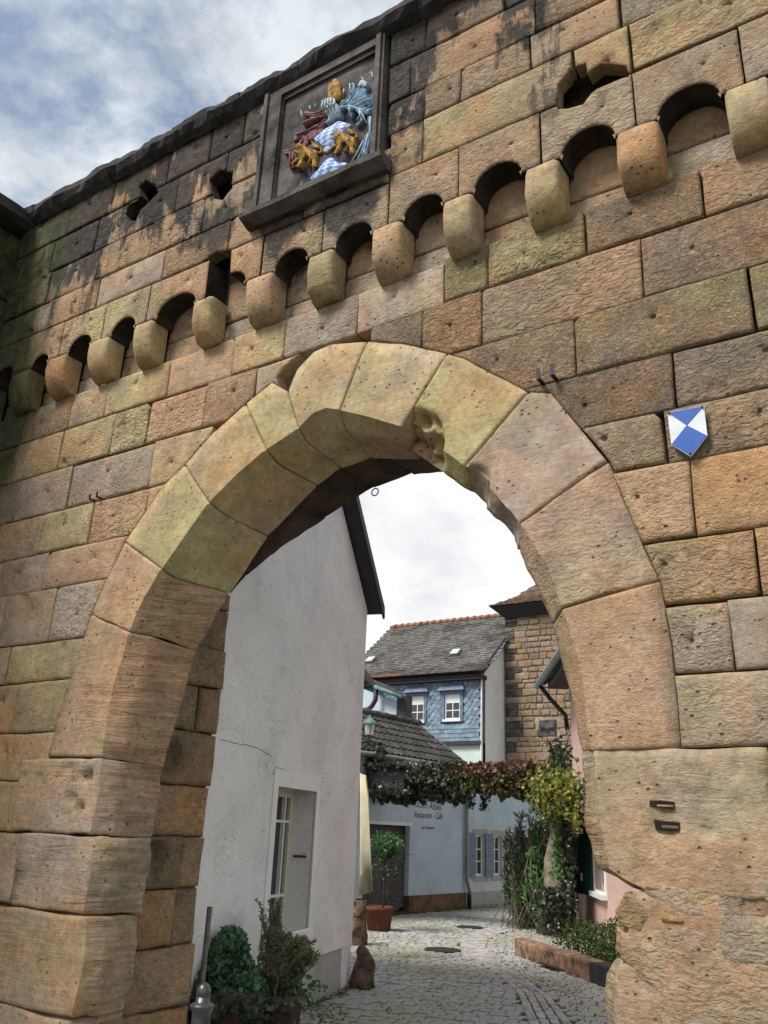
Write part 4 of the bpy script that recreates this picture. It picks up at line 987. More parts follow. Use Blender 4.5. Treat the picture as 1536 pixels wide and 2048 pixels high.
for (a, b) in ((-1.74, -.93), (-.90, -.09)):
    for (c, e) in ((.05, .92), (.95, 1.60)):
        for half in (0, 1):
            m0, m1 = (a + .03, (a + b) / 2) if not half else ((a + b) / 2, b - .03)
            k = c - .3
            while k < e:
                # chevron planks, sloping down to the middle
                L = m1 - m0; za, zb = (k + L * 1.1, k) if not half else (k, k + L * 1.1)
                P = [(m0, za), (m1, zb), (m1, zb + .052), (m0, za + .052)]
                P = [(x_, min(max(z_, c), e)) for x_, z_ in P]
                if abs(area(P)) > .004:
                    panel('plank', gd, M_gate, FB, P, (), -.085 - .01 * rnd.random(), .035)
                k += .10
mb = MB(); mb.box(FB, -1.6, -.0, -.04, .05, -.12, .12); mb.build('step', M_cope, bh)
def shutter(F, parent, a0, a1, b0, b1, mat, o=.02):
    s = thing('shutter', '', ''); del s['label']; del s['category']; s.parent = parent
    mb = MB(); mb.box(F, a0, a1, b0, b1, o, o + .03); mb.build('board', mat, s)
    mb = MB(); n_ = 3
    for k in range(1, n_): x_ = a0 + (a1 - a0) * k / n_; mb.box(F, x_ - .004, x_ + .004, b0 + .01, b1 - .01, o + .03, o + .033)
    for z_ in (b0 + .15, b1 - .15, (b0 + b1) / 2): mb.box(F, a0, a1 - .02, z_ - .012, z_ + .012, o + .031, o + .045)
    mb.build('batten', mat, s)
def casement(F, parent, a0, a1, b0, b1, ino, bars_h, bars_v, fm, fw=.045, bw=.02, pm=M_glass, blind=0):
    w_ = thing('window', '', ''); del w_['label']; del w_['category']; w_.parent = parent
    mb = MB()
    for q in ((a0, a0 + fw, b0, b1), (a1 - fw, a1, b0, b1), (a0 + fw, a1 - fw, b0, b0 + fw), (a0 + fw, a1 - fw, b1 - fw, b1)): mb.box(F, *q, ino - .04, ino)
    mb.build('frame', fm, w_)
    bt = b1 - fw - blind
    for v_ in bars_v: x_ = a0 + (a1 - a0) * v_; mb = MB(); mb.box(F, x_ - bw / 2, x_ + bw / 2, b0 + fw, bt, ino - .035, ino - .004); mb.build('glazing_bar', fm, w_)
    for h_ in bars_h: z_ = b0 + fw + (bt - b0 - fw) * h_; mb = MB(); mb.box(F, a0 + fw, a1 - fw, z_ - bw / 2, z_ + bw / 2, ino - .035, ino - .006); mb.build('glazing_bar', fm, w_)
    mb = MB(); mb.box(F, a0 + fw, a1 - fw, b0 + fw, bt, ino - .03, ino - .022); mb.build('pane', pm, w_)
    if blind: mb = MB(); mb.box(F, a0 + fw, a1 - fw, bt, b1 - fw, ino - .03, ino - .012); mb.build('blind', fm, w_); 
    return w_
for (a, b, c, e) in ((2.78, 3.25, .72, 1.68), (3.68, 4.15, .72, 1.68)):
    casement(FB, bh, a, b, c, e, -.05, (.33, .66), (.45,), M_wfr, .05, .025)
    panel('stone_surround', bh, M_plin, FB, rect(a - .06, b + .22, c - .12, e + .13), [rect(a, b, c, e)], .012, .02, color=(.36, .33, .29, .2))
    shutter(FB, bh, a - .40, a - .02, c - .02, e + .04, M_shut)
# lettering
def text(parent, name, s, F, a, b, size, mat, shear=0., o=.004, tilt=0., sx=1.):
    cu = bpy.data.curves.new(name, 'FONT'); cu.body = s; cu.size = size; cu.shear = shear; cu.extrude = .001; cu.align_x = 'CENTER'
    ob = bpy.data.objects.new(name, cu); COL.objects.link(ob)
    M = Matrix((F.u, F.v, F.u.cross(F.v))).transposed().to_4x4(); M.translation = F.p(a, b, o)
    me = ob.to_mesh(); me2 = me.copy(); ob.to_mesh_clear(); bpy.data.objects.remove(ob)
    me2.transform(Matrix.Rotation(tilt, 4, 'Z') @ Matrix.Diagonal((sx, 1, 1, 1))); me2.transform(M); me2.materials.clear(); me2.materials.append(mat)
    ob = bpy.data.objects.new(name, me2); COL.objects.link(ob); ob.parent = parent; return ob
def wpx(F, u, v): return F.px(u, v)
a, b = FB.px(845, 1610); text(bh, 'lettering', 'Zum Alten', FB, .66, 2.20, .24, M_ink, .35, sx=1.0, tilt=-.04)
text(bh, 'lettering', 'Restaurant - Café', FB, .66, 1.99, .20, M_ink, .35, sx=.85)
text(bh, 'lettering', 'am Eisentor', FB, .66, 1.75, .115, M_ink, 0, sx=1.0)
# down pipe
mb = MB(); mb.tube([FB.p(2.30, 2.9, .07), FB.p(2.30, .62, .07), FB.p(2.34, .50, .09), FB.p(2.40, .42, .09), FB.p(2.40, .30, .09)], .045, 10); mb.build('down_pipe', M_zinc, bh, True)
mb = MB(); mb.tube([FB.p(2.40, .31, .09), FB.p(2.40, -.03, .09)], .05, 10); mb.build('pipe_shoe', M_blk, bh, True)
# roof of the blue house, individual pantiles
e0 = FB.p(-3.5, 3.26, .12); rd = Vector((-1.47, 0, 1.03)).normalized()
FRf = Fr(e0, ub, rd); FRf.n = ub.cross(rd).normalized(); 
if FRf.n.z < 0: FRf.n = -FRf.n
Ltot = 5.82
panel('roof_boarding', bh, M_dkwood, FRf, rect(0, Ltot, 0, 1.95), (), -.02, .05)
tv = []; tf = []
for j in range(2):
    for i in range(7):
        x_ = .225 * i / 6; h_ = .028 * (math.cos(2 * math.pi * i / 6) * .5 + .5)
        tv.append((x_, j * .36, h_ + (.03 if j == 0 else 0.)))
for i in range(6): tf.append((i, i + 1, 8 + i, 7 + i))
k = len(tv)
for i in range(7): x, y, z = tv[i]; tv.append((x, y, z - .02))
for i in range(6): tf.append((k + i, k + i + 1, i + 1, i))
tme = bpy.data.meshes.new('roof_tile'); tme.from_pydata(tv, [], tf); tme.materials.append(M_tile); tme.update()
MR = Matrix((FRf.u, FRf.v, FRf.n)).transposed().to_4x4()
for r_ in range(6):
    for c_ in range(26):
        o = bpy.data.objects.new('roof_tile', tme); COL.objects.link(o); o.parent = bh
        M2 = MR.copy(); M2.translation = FRf.p(c_ * .223 + rnd.uniform(-.004, .004), r_ * .32 + rnd.uniform(-.006, .006), .0); o.matrix_world = M2
        k = rnd.uniform(.42, .8); o.color = (k, k, k, 1)
mb = MB()
for i in range(16): 
    p = FRf.p(i * .37 - .02, 1.93, .02); q = FRf.p(i * .37 + .38, 1.93, .035); mb.tube([p, q], [.085, .10], 8)
mb.build('ridge_tiles', M_tile, bh, True, color=(.6, .6, .6, 1))
panel('verge_board', bh, M_zinc, Fr(FRf.p(Ltot, 0, 0), FRf.v, FRf.n, ub), rect(-.05, 1.98, -.08, .05), (), .02, .03)
mb = MB(); mb.box(FRf, 1.55, 1.85, .55, 1.25, .03, .10); sk = mb.build('skylight', M_zinc, bh)
mb = MB(); mb.box(FRf, 1.58, 1.82, .58, 1.22, .10, .108); mb.build('pane', M_lamp, sk)
# eave vine hides the gutter
mb = MB(); mb.tube([FB.p(-3.5, 3.2, .15), FB.p(2.3, 3.2, .15)], .06, 8); mb.build('gutter', M_zinc, bh, True)

# =================================================================== small annex behind, with brown post and green gutter
an = thing('annex_house', 'small light blue gabled house with green gutter behind the dark tiled roof', 'house')
YA = 18.; A0 = at(735, 1400, YA); A1 = at(794, 1400, YA); A2 = at(815, 1400, YA)
FA = Fr((0, YA, 0), (1, 0, 0), (0, 0, 1), (0, -1, 0))
zt0 = at(750, 1388, YA).z; zt1 = at(794, 1402, YA).z
panel('wall', an, M_blue, FA, [(A0.x - 3, 0), (A1.x, 0), (A1.x, zt1), (at(750, 1388, YA).x, zt0), (A0.x - 3, zt0 + 1.2)], (), 0, .3)
panel('timber_post', an, M_dkwood, FA, rect(A1.x + .01, A2.x, 0, zt1 + .15), (), .02, .3)
P = [at(u, v, YA - .3) for u, v in ((722, 1335), (752, 1378), (806, 1399))]
mb = MB()
for i in range(2):
    a, b = P[i], P[i + 1]; up = Vector((0, 0, .14)); bk = Vector((-1.2, 1.2, .5))
    mb.hexa([a, b, b + bk, a + bk, a + up, b + up, b + up + bk, a + up + bk])
mb.build('roof', M_tile, an, color=(.5, .5, .5, 1))
mb = MB(); mb.tube([P[1] + Vector((0, -.08, .06)), P[2] + Vector((0, -.08, .06))], .06, 8); mb.build('gutter', M_copper, an, True)
mb = MB(); mb.tube([at(u, v, YA - .25) for u, v in ((752, 1380), (751, 1400), (744, 1412), (736, 1419), (725, 1421))], .075, 8); mb.build('down_pipe', M_dkwood, an, True)

# =================================================================== slate house
YS = 26.
FS = Fr((0, YS, 0), (1, 0, 0), (0, 0, 1), (0, -1, 0))
sh = thing('slate_house', 'tall house with blue grey slate hung upper floor and old tiled roof', 'house')
XR = -14.86
panel('wall', sh, M_pale, FS, rect(-22, XR, 0, 5.0), (), -.03, .2)
swn = [rect(-18.12, -17.46, 5.86, 6.86), rect(-16.52, -15.82, 5.88, 6.86)]
panel('upper_wall', sh, M_slate, FS, [(-22, 4.95), (XR, 4.95), (XR + .02, 7.45), (-22, 7.45)], swn, -.02, .2, color=(.5, .5, .5, 1))
panel('band', sh, M_dkwood, FS, rect(-22, XR - .02, 4.90, 5.04), (), .12, .3)
panel('eave_board', sh, M_dkwood, FS, rect(-22, XR + .1, 7.36, 7.52), (), .30, .5)
FSS = Fr((XR, YS, 0), (0, 1, 0), (0, 0, 1), (1, 0, 0))
panel('side_wall', sh, M_grey, FSS, [(-.12, 0), (3, 0), (3, 9.9), (1.6, 8.7), (.3, 7.75), (-.05, 7.4), (-.1, 5.0)], (), 0, .04)
# slates, hung diagonally beside the windows
sme = bpy.data.meshes.new('slate')
_v = [(0, 0, .0), (.26, 0, .0), (.26, .20, -.01), (.04, .20, -.01), (0, .16, -.008)]
sme.from_pydata([(x - .13, y - .1, z + .026 - y * .07) for x, y, z in _v] + [(x - .13, y - .1, z + .002) for x, y, z in _v], [], [(0, 1, 2, 3, 4), (5, 6, 1, 0), (6, 7, 2, 1), (9, 5, 0, 4)]); sme.materials.append(M_slate); sme.update()
cnt = 0
def slate_at(a, b, rot, k):
    o = bpy.data.objects.new('slate', sme); COL.objects.link(o); o.parent = sh
    M2 = Matrix((FS.u, FS.v, FS.n)).transposed().to_4x4() @ Matrix.Rotation(rot, 4, 'Z'); M2.translation = FS.p(a, b, .0 + .004 * rnd.random()); o.matrix_world = M2
    c_ = rnd.uniform(.7, 1.25); pr = rnd.random(); o.color = (c_ * (1.15 if pr < .15 else 1), c_ * (.9 if pr < .15 else 1), c_, 1)
sl_n = 0
r_ = 0; z_ = 5.12
while z_ < 7.32:
    a = -19.3 + (r_ % 2) * .11
    while a < XR - .1:
        if not any(h[0][0] - .16 < a < h[1][0] + .16 and h[0][1] - .12 < z_ < h[2][1] + .30 for h in swn):
            mid = None; rot = 0
            if z_ > 5.75:
                rot = R_(38) if -17.3 < a < -16.95 or -15.65 < a < -15.2 else (R_(-30) if -16.95 <= a < -16.6 else (R_(18) if a > -15.2 else R_(20)))
            if sl_n < 298: slate_at(a, z_, rot, r_); sl_n += 1
        a += .225
    z_ += .165; r_ += 1
for h in swn:
    a0, b0 = h[0]; a1, b1 = h[2]
    panel('window_surround', sh, M_slate, FS, rect(a0 - .13, a1 + .13, b0 - .10, b1 + .13), [h], .05, .08, color=(.75, .72, .8, 1))
    casement(FS, sh, a0, a1, b0, b1, -.02, (.5,), (.5,), M_wfr, .06, .035, blind=.28)
    mb = MB()   # little hood of slate
    mb.hexa([FS.p(a0 - .25, b1 + .13, 0), FS.p(a1 + .25, b1 + .13, 0), FS.p(a1 + .25, b1 + .13, .22), FS.p(a0 - .25, b1 + .13, .22), FS.p(a0 - .1, b1 + .42, 0), FS.p(a1 + .1, b1 + .42, 0), FS.p(a1 + .1, b1 + .42, .03), FS.p(a0 - .1, b1 + .42, .03)])
    mb.build('window_hood', M_slate, sh, color=(.75, .65, .8, 1))
    mb = MB(); mb.box(FS, a0 - .05, a1 + .05, b0 - .09, b0 - .0, .04, .10); mb.build('sill', M_wfr, sh)
# main roof: rows of plain tiles
def tile_field(name, parent, F, W_, rows, tw, tl, mat, poly=None, color=(1, 1, 1, 1), curve=None):
    V = []; Fc = []
    for r in range(rows):
        a = -(r % 2) * tw / 2
        while a < W_:
            if poly is None or inside((a + tw / 2, r * tl + tl / 2), poly):
                k = len(V); dz = rnd.uniform(0, .012); h = rnd.uniform(-.008, .008)
                for (x_, y_, o_) in ((a + .004, r * tl + h + .02, .030), (a + tw * .5, r * tl + h - .01, .040), (a + tw - .004, r * tl + h + .02, .030), (a + tw - .004, r * tl + tl * 1.25, .004), (a + .004, r * tl + tl * 1.25, .004)):
                    V.append(F.p(x_, y_, o_ + dz + (curve(y_) if curve else 0)))
                for (x_, y_) in ((a + .004, r * tl + h + .02), (a + tw * .5, r * tl + h - .01), (a + tw - .004, r * tl + h + .02)): V.append(F.p(x_, y_, -.005 + (curve(y_) if curve else 0)))
                Fc += [(k, k + 1, k + 2, k + 3, k + 4), (k + 5, k + 6, k + 1, k), (k + 6, k + 7, k + 2, k + 1)]
            a += tw
    o = mesh(name, V, Fc, mat, parent, color=color); o['kind'] = 'stuff'; return o
RB0 = Vector((-21.6, 25.62, 7.50)); rdir = Vector((0, 4.4, 3.5)).normalized()
FM = Fr(RB0, (1, 0, 0), rdir); FM.n = Vector((1, 0, 0)).cross(rdir)
if FM.n.z < 0: FM.n = -FM.n
RL = 5.35; RWd = 6.85
bell = lambda y: .16 * max(0, 1 - y / 1.3) ** 2
mt_, _t, _b = newmat('weathered_tiles'); _n = mk(_t); _p = _n('ShaderNodeNewGeometry'); _pos = _p.outputs['Position']
_c = mixc(_n, _p.outputs['Random Per Island'], (.085, .080, .072), (.17, .16, .14))
_c = mixc(_n, ramp(_n, noi(_n, _pos, 1.1, 5, .6), [(.50, 0.), (.60, .8)]), _c, (.04, .04, .036))
_sp = _n('ShaderNodeSeparateXYZ', {0: _pos})
_k = math_(_n, 'ADD', _n('ShaderNodeMapRange', {0: _sp.outputs[2], 1: 7.7, 2: 8.35, 3: .45, 4: -.3}).outputs[0], math_(_n, 'MULTIPLY', math_(_n, 'SUBTRACT', noi(_n, _pos, 1.3, 3), .5), 1.4))
_k = math_(_n, 'MULTIPLY', ramp(_n, _k, [(.3, 0.), (.5, .9)]), ramp(_n, _n('ShaderNodeMapRange', {0: _sp.outputs[0], 1: -18.4, 2: -17.2, 3: 1., 4: .15}).outputs[0], [(0., 0.), (1., 1.)]))
_c = mixc(_n, _k, _c, (.27, .12, .075)); _t.links.new(_c, _b.inputs['Base Color']); _b.inputs['Roughness'].default_value = .9
tile_field('roof_tiles', sh, FM, RWd, 31, .185, .17, mt_, curve=bell)
panel('roof_boarding', sh, M_dkwood, FM, rect(0, RWd, .0, RL), (), -.03, .08)
mb = MB()
for i in range(20): a = i * .35 - .02; mb.tube([FM.p(a, RL, .02), FM.p(a + .36, RL, .05)], [.10, .13], 8)
mb.build('ridge_tiles', M_tilered, sh, True)
panel('verge_board', sh, M_soffit, Fr(FM.p(RWd, 0, 0), FM.v, FM.n, (1, 0, 0)), [(-.02, .10), (.6, .02), (RL, -.12), (RL, .06), (.6, .10), (-.02, .22)], (), .03, .06)
for (u, v) in ((911, 1305), (741, 1320)):
    a, b = FM.px(u, v, .08); mb = MB(); mb.box(FM, a - .2, a + .2, b - .22, b + .22, .03, .14); o = mb.build('skylight', M_zinc, sh)
    mb = MB(); mb.box(FM, a - .17, a + .17, b - .19, b + .19, .14, .15); mb.build('pane', M_lamp, o)

# =================================================================== stone tower
tw = thing('stone_tower', 'old rubble stone tower with dark corner stones and flared tiled roof', 'tower')
YT = 27.9
FTw = Fr((0, YT, 0), (1, 0, 0), (0, 0, 1), (0, -1, 0))
tx0 = at(1009, 1240, YT).x; tx1 = tx0 + 5.2; ztop = at(1010, 1225, YT).z
panel('wall_core', tw, M_mort, FTw, rect(tx0 + .05, tx1, 0, ztop + .3), (), -.05, 4.8)
slot = [FTw.px(u, v) for u, v in ((1078, 1440), (1112, 1438), (1112, 1473), (1076, 1474))]
z = 3.6; tn = 0; r_ = 0
while z < ztop + .1:
    h = rnd.uniform(.17, .31); xx = tx0
    q = rnd.choice((.55, .75, .42)) ; 
    while xx < tx0 + 3.4:
        L = q if xx == tx0 else rnd.uniform(.22, .68)
        P = rect(xx, xx + L, z + rnd.uniform(-.02, .02), z + h + rnd.uniform(-.02, .02)); cm = ((xx + L / 2), z + h / 2)
        if not (slot[0][0] - .12 < cm[0] < slot[1][0] + .12 and slot[2][1] - .05 < cm[1] < slot[0][1] + .08):
            dk = xx == tx0 and (r_ % 3 != 1)
            topb = z > ztop - .6
            col = (.045, .045, .047, .3) if dk or (topb and rnd.random() < .5) else tint(((.34, .28, .20), (.36, .30, .17), (.32, .25, .20), (.28, .23, .18), (.38, .31, .25)), .5, .2)
            piece('rubble_stone', tw, M_soot if col[0] < .06 else M_twr, FTw, P, rnd.uniform(-.01, .025), .1, gap=.014, bevel=.02, amp=.02, jit=.02, step=.15, grid=.2, color=col); tn += 1
        xx += L
    z += h; r_ += 1
piece('slot_stone', tw, M_soot, FTw, slot, .03, .1, gap=.01, bevel=.02, amp=.02, step=.1, grid=.1)
panel('keyhole_slot', tw, M_blk, FTw, [FTw.px(u, v, .06) for u, v in ((1081, 1454), (1087, 1455), (1101, 1455), (1108, 1453), (1108, 1461), (1101, 1459), (1087, 1459), (1081, 1461))], (), .06, .01)
# roof: flared hip
ex0 = at(978, 1213, YT - .6).x; ez = at(978, 1213, YT - .6).z; cxm = (tx0 + tx1) / 2
rings = [(cxm - ex0, ez), (cxm - ex0 - .75, ez + .42), (cxm - ex0 - 1.5, ez + 1.15), (cxm - ex0 - 2.4, ez + 2.4), (.1, ez + 4.0)]
yc = YT - .6 + (cxm - ex0)
V = []; Fc = []
for (hw, zz) in rings: V += [Vector((cxm - hw, yc - hw, zz)), Vector((cxm + hw, yc - hw, zz)), Vector((cxm + hw, yc + hw, zz)), Vector((cxm - hw, yc + hw, zz))]
for i in range(len(rings) - 1):
    for j in range(4): Fc.append((i * 4 + j, i * 4 + (j + 1) % 4, i * 4 + 4 + (j + 1) % 4, i * 4 + 4 + j))
mesh('roof_boarding', V, Fc, M_dkwood, tw)
mb = MB(); hw = rings[0][0]; 
mb.hexa([(cxm - hw + .5, yc - hw + .5, ez - .45), (cxm + hw - .5, yc - hw + .5, ez - .45), (cxm + hw - .5, yc + hw - .5, ez - .45), (cxm - hw + .5, yc + hw - .5, ez - .45),
         (cxm - hw + .02, yc - hw + .02, ez - .02), (cxm + hw - .02, yc - hw + .02, ez - .02), (cxm + hw - .02, yc + hw - .02, ez - .02), (cxm - hw + .02, yc + hw - .02, ez - .02)])
mb.build('eave_cove', M_dkwood, tw)
V = []; Fc = []
for side in range(2):
    for i in range(3):
        (h0, za), (h1, zb) = rings[i], rings[i + 1]
        nr = max(1, int(math.hypot(h0 - h1, zb - za) / .17))
        for r in range(nr):
            t0, t1 = r / nr, (r + 1.25) / nr; H0 = h0 + (h1 - h0) * t0; H1 = h0 + (h1 - h0) * t1; Z0 = za + (zb - za) * t0; Z1 = za + (zb - za) * t1
            x = -H0 + (r % 2) * .1
            while x < H0 - .05:
                k = len(V); dz = rnd.uniform(.0, .015)
                for (xx, hh, zz, o_) in ((x, H0, Z0, .06), (x + .19, H0, Z0, .06), (x + .19, H1, Z1, .02), (x, H1, Z1, .02), (x, H0, Z0, .01), (x + .19, H0, Z0, .01)):
                    xx = max(-hh, min(hh, xx))
                    V.append(Vector((cxm + xx, yc - hh - .3 * o_, zz + o_ + dz)) if side == 0 else Vector((cxm - hh - .3 * o_, yc + xx, zz + o_ + dz)))
                Fc += [(k, k + 1, k + 2, k + 3), (k + 4, k + 5, k + 1, k)]; x += .195
mt2 = flat('tower_tiles', (.17, .105, .075), .9, .5, 5, .01, 30)
o = mesh('roof_tiles', V, Fc, mt2, tw); o['kind'] = 'stuff'

# =================================================================== pink house
pk = thing('pink_house', 'pink rendered house on the right of the lane with dark green shutter', 'house')
up_ = Vector((1.5, -2.7, 0)).normalized()
FP = Fr((-6.86, 14.22, 0), up_, (0, 0, 1), (-.874, -.4857, 0))
pw = rect(2.25, 3.25, .84, 2.1)
panel('wall', pk, M_pink, FP, rect(0, 9, -.05, 5.1), [pw], 0, .3)
panel('end_wall', pk, M_pink, Fr((-6.86, 14.22, 0), (.874, .4857, 0), (0, 0, 1), (-up_.x, -up_.y, 0)), rect(.3, 6, 0, 5.1), (), 0, .3)
casement(FP, pk, 2.25, 3.25, .84, 2.1, -.10, (.5,), (.5,), M_wfr, .09, .04)
panel('window_surround', pk, M_trim, FP, rect(2.16, 3.34, .80, 2.18), [pw], .02, .05)
mb = MB(); mb.box(FP, 2.1, 3.4, .72, .80, -.02, .10); mb.build('sill', M_wfr, pk)
# shutter swung half open
h0 = FP.p(2.18, 0, .03); Fsh = Fr(h0, (FP.u * -.93 + FP.n * .36), (0, 0, 1))
if Fsh.n.dot(FP.n) < 0: Fsh.n = -Fsh.n
shutter(Fsh, pk, .0, .92, .72, 2.14, M_gshut, 0.)
mb = MB(); mb.box(Fsh, .30, .38, .95, 1.08, .035, .04); mb.build('number_tag', M_wfr, pk)
mb = MB()
mb.hexa([FP.p(-.7, 5.0, .55), FP.p(9, 5.0, .55), FP.p(9, 7.4, -3.5), FP.p(-.7, 7.4, -3.5), FP.p(-.7, 5.18, .55), FP.p(9, 5.18, .55), FP.p(9, 7.58, -3.5), FP.p(-.7, 7.58, -3.5)])
mb.build('roof', M_tile, pk, color=(.5, .45, .45, 1))
mb = MB(); mb.hexa([FP.p(-.75, 4.95, .5), FP.p(-.70, 4.95, .5), FP.p(-.70, 7.3, -3.5), FP.p(-.75, 7.3, -3.5), FP.p(-.75, 5.25, .5), FP.p(-.70, 5.25, .5), FP.p(-.70, 7.65, -3.5), FP.p(-.75, 7.65, -3.5)]); mb.build('verge_board', M_soffit, pk)
mb = MB(); mb.tube([FP.p(-.8, 4.95, .62), FP.p(9, 4.93, .62)], .075, 10); mb.build('gutter', M_zinc, pk, True)
mb = MB(); mb.tube([FP.p(-.35, 4.9, .62), FP.p(-.3, 4.6, .4), FP.p(-.05, 4.2, .10), FP.p(-.02, 3.9, .08)], .05, 10); mb.build('down_pipe', M_blk, pk, True)
mb = MB(); mb.box(FP, -.2, 9, 4.80, 4.95, .0, .45); mb.build('eave_board', M_dkwood, pk)

# =================================================================== paving
pv = thing('pavement', '', ''); del pv['label']; del pv['category']; pv['kind'] = 'structure'
def hy(pts): return [Vector((gr(u, v).x, gr(u, v).y)) for u, v in pts]
bl = hy([(1070, 2120), (1058, 2048), (1033, 1984), (987, 1941), (940, 1910), (922, 1893), (925, 1878), (960, 1861), (1000, 1853)])
br = hy([(1200, 2120), (1144, 2048), (1105, 1998), (1040, 1952), (990, 1920), (968, 1897), (975, 1880), (1003, 1867), (1030, 1861)])
def lerpl(P, t):
    L = [0]
    for i in range(len(P) - 1): L.append(L[-1] + (P[i + 1] - P[i]).length)
    d_ = t * L[-1]
    for i in range(len(P) - 1):
        if d_ <= L[i + 1] or i == len(P) - 2: return P[i] + (P[i + 1] - P[i]) * ((d_ - L[i]) / (L[i + 1] - L[i]))
band = [tuple(p) for p in bl] + [tuple(p) for p in reversed(br)]
mset, _t, _b = newmat('granite_sett'); _n = mk(_t); _p = _n('ShaderNodeNewGeometry'); _pos = _p.outputs['Position']
_oi = _n('ShaderNodeObjectInfo').outputs['Random']
_c = mixc(_n, _p.outputs['Random Per Island'], (.25, .25, .24), (.42, .41, .38))
_c = mixc(_n, ramp(_n, _oi, [(0., 0.), (1., .35)]), _c, (.30, .30, .30))
_c = mixc(_n, ramp(_n, noi(_n, _pos, .9, 4, .6), [(.46, 0.), (.6, .6)]), _c, (.30, .31, .17))
_sx = _n('ShaderNodeSeparateXYZ', {0: _pos}).outputs[0]
_c = mixc(_n, ramp(_n, noi(_n, mapv(_n, _pos, loc=(5, 5, 0)), .8, 3), [(.56, 0.), (.68, .45)]), _c, (.33, .25, .21))
_c = mixc(_n, 1., _c, ramp(_n, noi(_n, _pos, 45, 4), [(.3, (.75, .75, .75)), (.65, (1.1, 1.1, 1.1))]), 'MULTIPLY')
_t.links.new(_c, _b.inputs['Base Color']); _b.inputs['Roughness'].default_value = .75; _t.links.new(bump(_n, noi(_n, _pos, 50, 4), .6, .006), _b.inputs['Normal'])
def in_lane(x, y):
    if (Vector((x, y, 0)) - FW.o).dot(FW.n) < .02 and y < 5.0: return False
    if (Vector((x, y, 0)) - FP.o).dot(FP.n) < .05: return False
    if (Vector((x, y, 0)) - FB.o).dot(FB.n) < .1: return False
    return True
near = []; farV = []; farF = []; BND = set()
def sett(c, ux, hx, hy_, h, lst, rr=.85):
    uy = Vector((-ux.y, ux.x)); V = []
    js = [Vector((rnd.uniform(-.008, .008), rnd.uniform(-.008, .008))) for _ in range(4)]
    tz = rnd.uniform(-.004, .004)
    cor = [(-1, -1), (1, -1), (1, 1), (-1, 1)]
    for (s, zz) in ((1., -.03), (1., h * .35), (rr, h)):
        for j, (a, b) in enumerate(cor):
            p = c + ux * (a * hx * s) + uy * (b * hy_ * s) + js[j]; V.append(Vector((p.x, p.y, zz + tz)))
    V.append(Vector((c.x, c.y, h + .005 + tz)))
    Fc = []
    for i in range(2):
        for j in range(4): Fc.append((i * 4 + j, i * 4 + (j + 1) % 4, i * 4 + 4 + (j + 1) % 4, i * 4 + 4 + j))
    for j in range(4): Fc.append((8 + j, 8 + (j + 1) % 4, 12))
    lst.append((c, V, Fc))
S_ = []
ang = R_(14); ux = Vector((math.cos(ang), math.sin(ang)))
uy = Vector((-ux.y, ux.x)); y_ = -3.; row = 0
while y_ < 24:
    a = -14 + rnd.uniform(0, .1); rw = rnd.uniform(.125, .15)
    while a < 6:
        L = rnd.uniform(.11, .175); c = ux * (a + L / 2) + uy * (y_ + .02 * math.sin(a * 1.7) + .015 * math.sin(a * 4.1))
        a += L
        if c.y < 1.15 and not (-4.5 < c.x < -1.5 and c.y > -1): continue
        if c.y > 19.5 or not in_lane(c.x, c.y) or inside(tuple(c), band): continue
        sett(c, ux, L / 2 - .006, rw / 2 - .006, rnd.uniform(.0, .012), S_)
    y_ += rw; row += 1
for r in range(4):
    t0 = (r + .5) / 4; P = [bl[i] + (br[i] - bl[i]) * t0 for i in range(len(bl))]
    Lt = sum((P[i + 1] - P[i]).length for i in range(len(P) - 1)); s = 0; wd = (bl[1] - br[1]).length / 4
    while s < Lt:
        L = rnd.uniform(.17, .26); c = lerpl(P, min(1, (s + L / 2) / Lt)); c2 = lerpl(P, min(1, (s + L / 2) / Lt + .01)); 
        if (c2 - c).length < 1e-4: break
        i_ = min(1, (s + L / 2) / Lt); wl = (lerpl(bl, i_) - lerpl(br, i_)).length / 4
        u_ = (c2 - c).normalized(); sett(c, u_, L / 2 - .006, min(wl, .17) / 2 - .010, .016, S_, .9); BND.add(id(S_[-1])); s += L
def vis(c):
    q = Vector((c.x, c.y, 0)) - CP; cx_ = sum(RM[i][0] * q[i] for i in range(3)); cy_ = sum(RM[i][1] * q[i] for i in range(3)); cz_ = sum(RM[i][2] * q[i] for i in range(3))
    if cz_ < .5: return None
    u = 768 + FPX * cx_ / cz_; v = 1024 + FPX * cy_ / cz_
    return (u, v, cz_) if 560 < u < 1230 and v < 2055 else None
S2 = [(s, vis(s[0])) for s in S_]
visl = sorted([x for x in S2 if x[1]], key=lambda x: x[1][2])
keep = set(id(x[0]) for x in visl[:290]); bV = []; bF = []
mband = flat('band_sett', (.40, .385, .35), .8, .4, 7, .006, 40)
for s, q in S2:
    c, V, Fc = s
    if id(s) in keep: mesh('sett', V, Fc, mband if id(s) in BND else mset, pv, False)
    elif id(s) in BND: k = len(bV); bV += V; bF += [tuple(i + k for i in f) for f in Fc]
    else:
        k = len(farV); farV += V; farF += [tuple(i + k for i in f) for f in Fc]
o = mesh('far_setts', farV, farF, mset, pv); o['kind'] = 'stuff'
o = mesh('far_band_setts', bV, bF, mband, pv); o['kind'] = 'stuff'
mj = mesh('joint_bed', [(-12, -3, -.012), (4, -3, -.012), (4, 20, -.012), (-12, 20, -.012)], [(0, 1, 2, 3)], flat('mossy_joint', (.06, .075, .025), .98, .5, 4, .02, 40), pv)
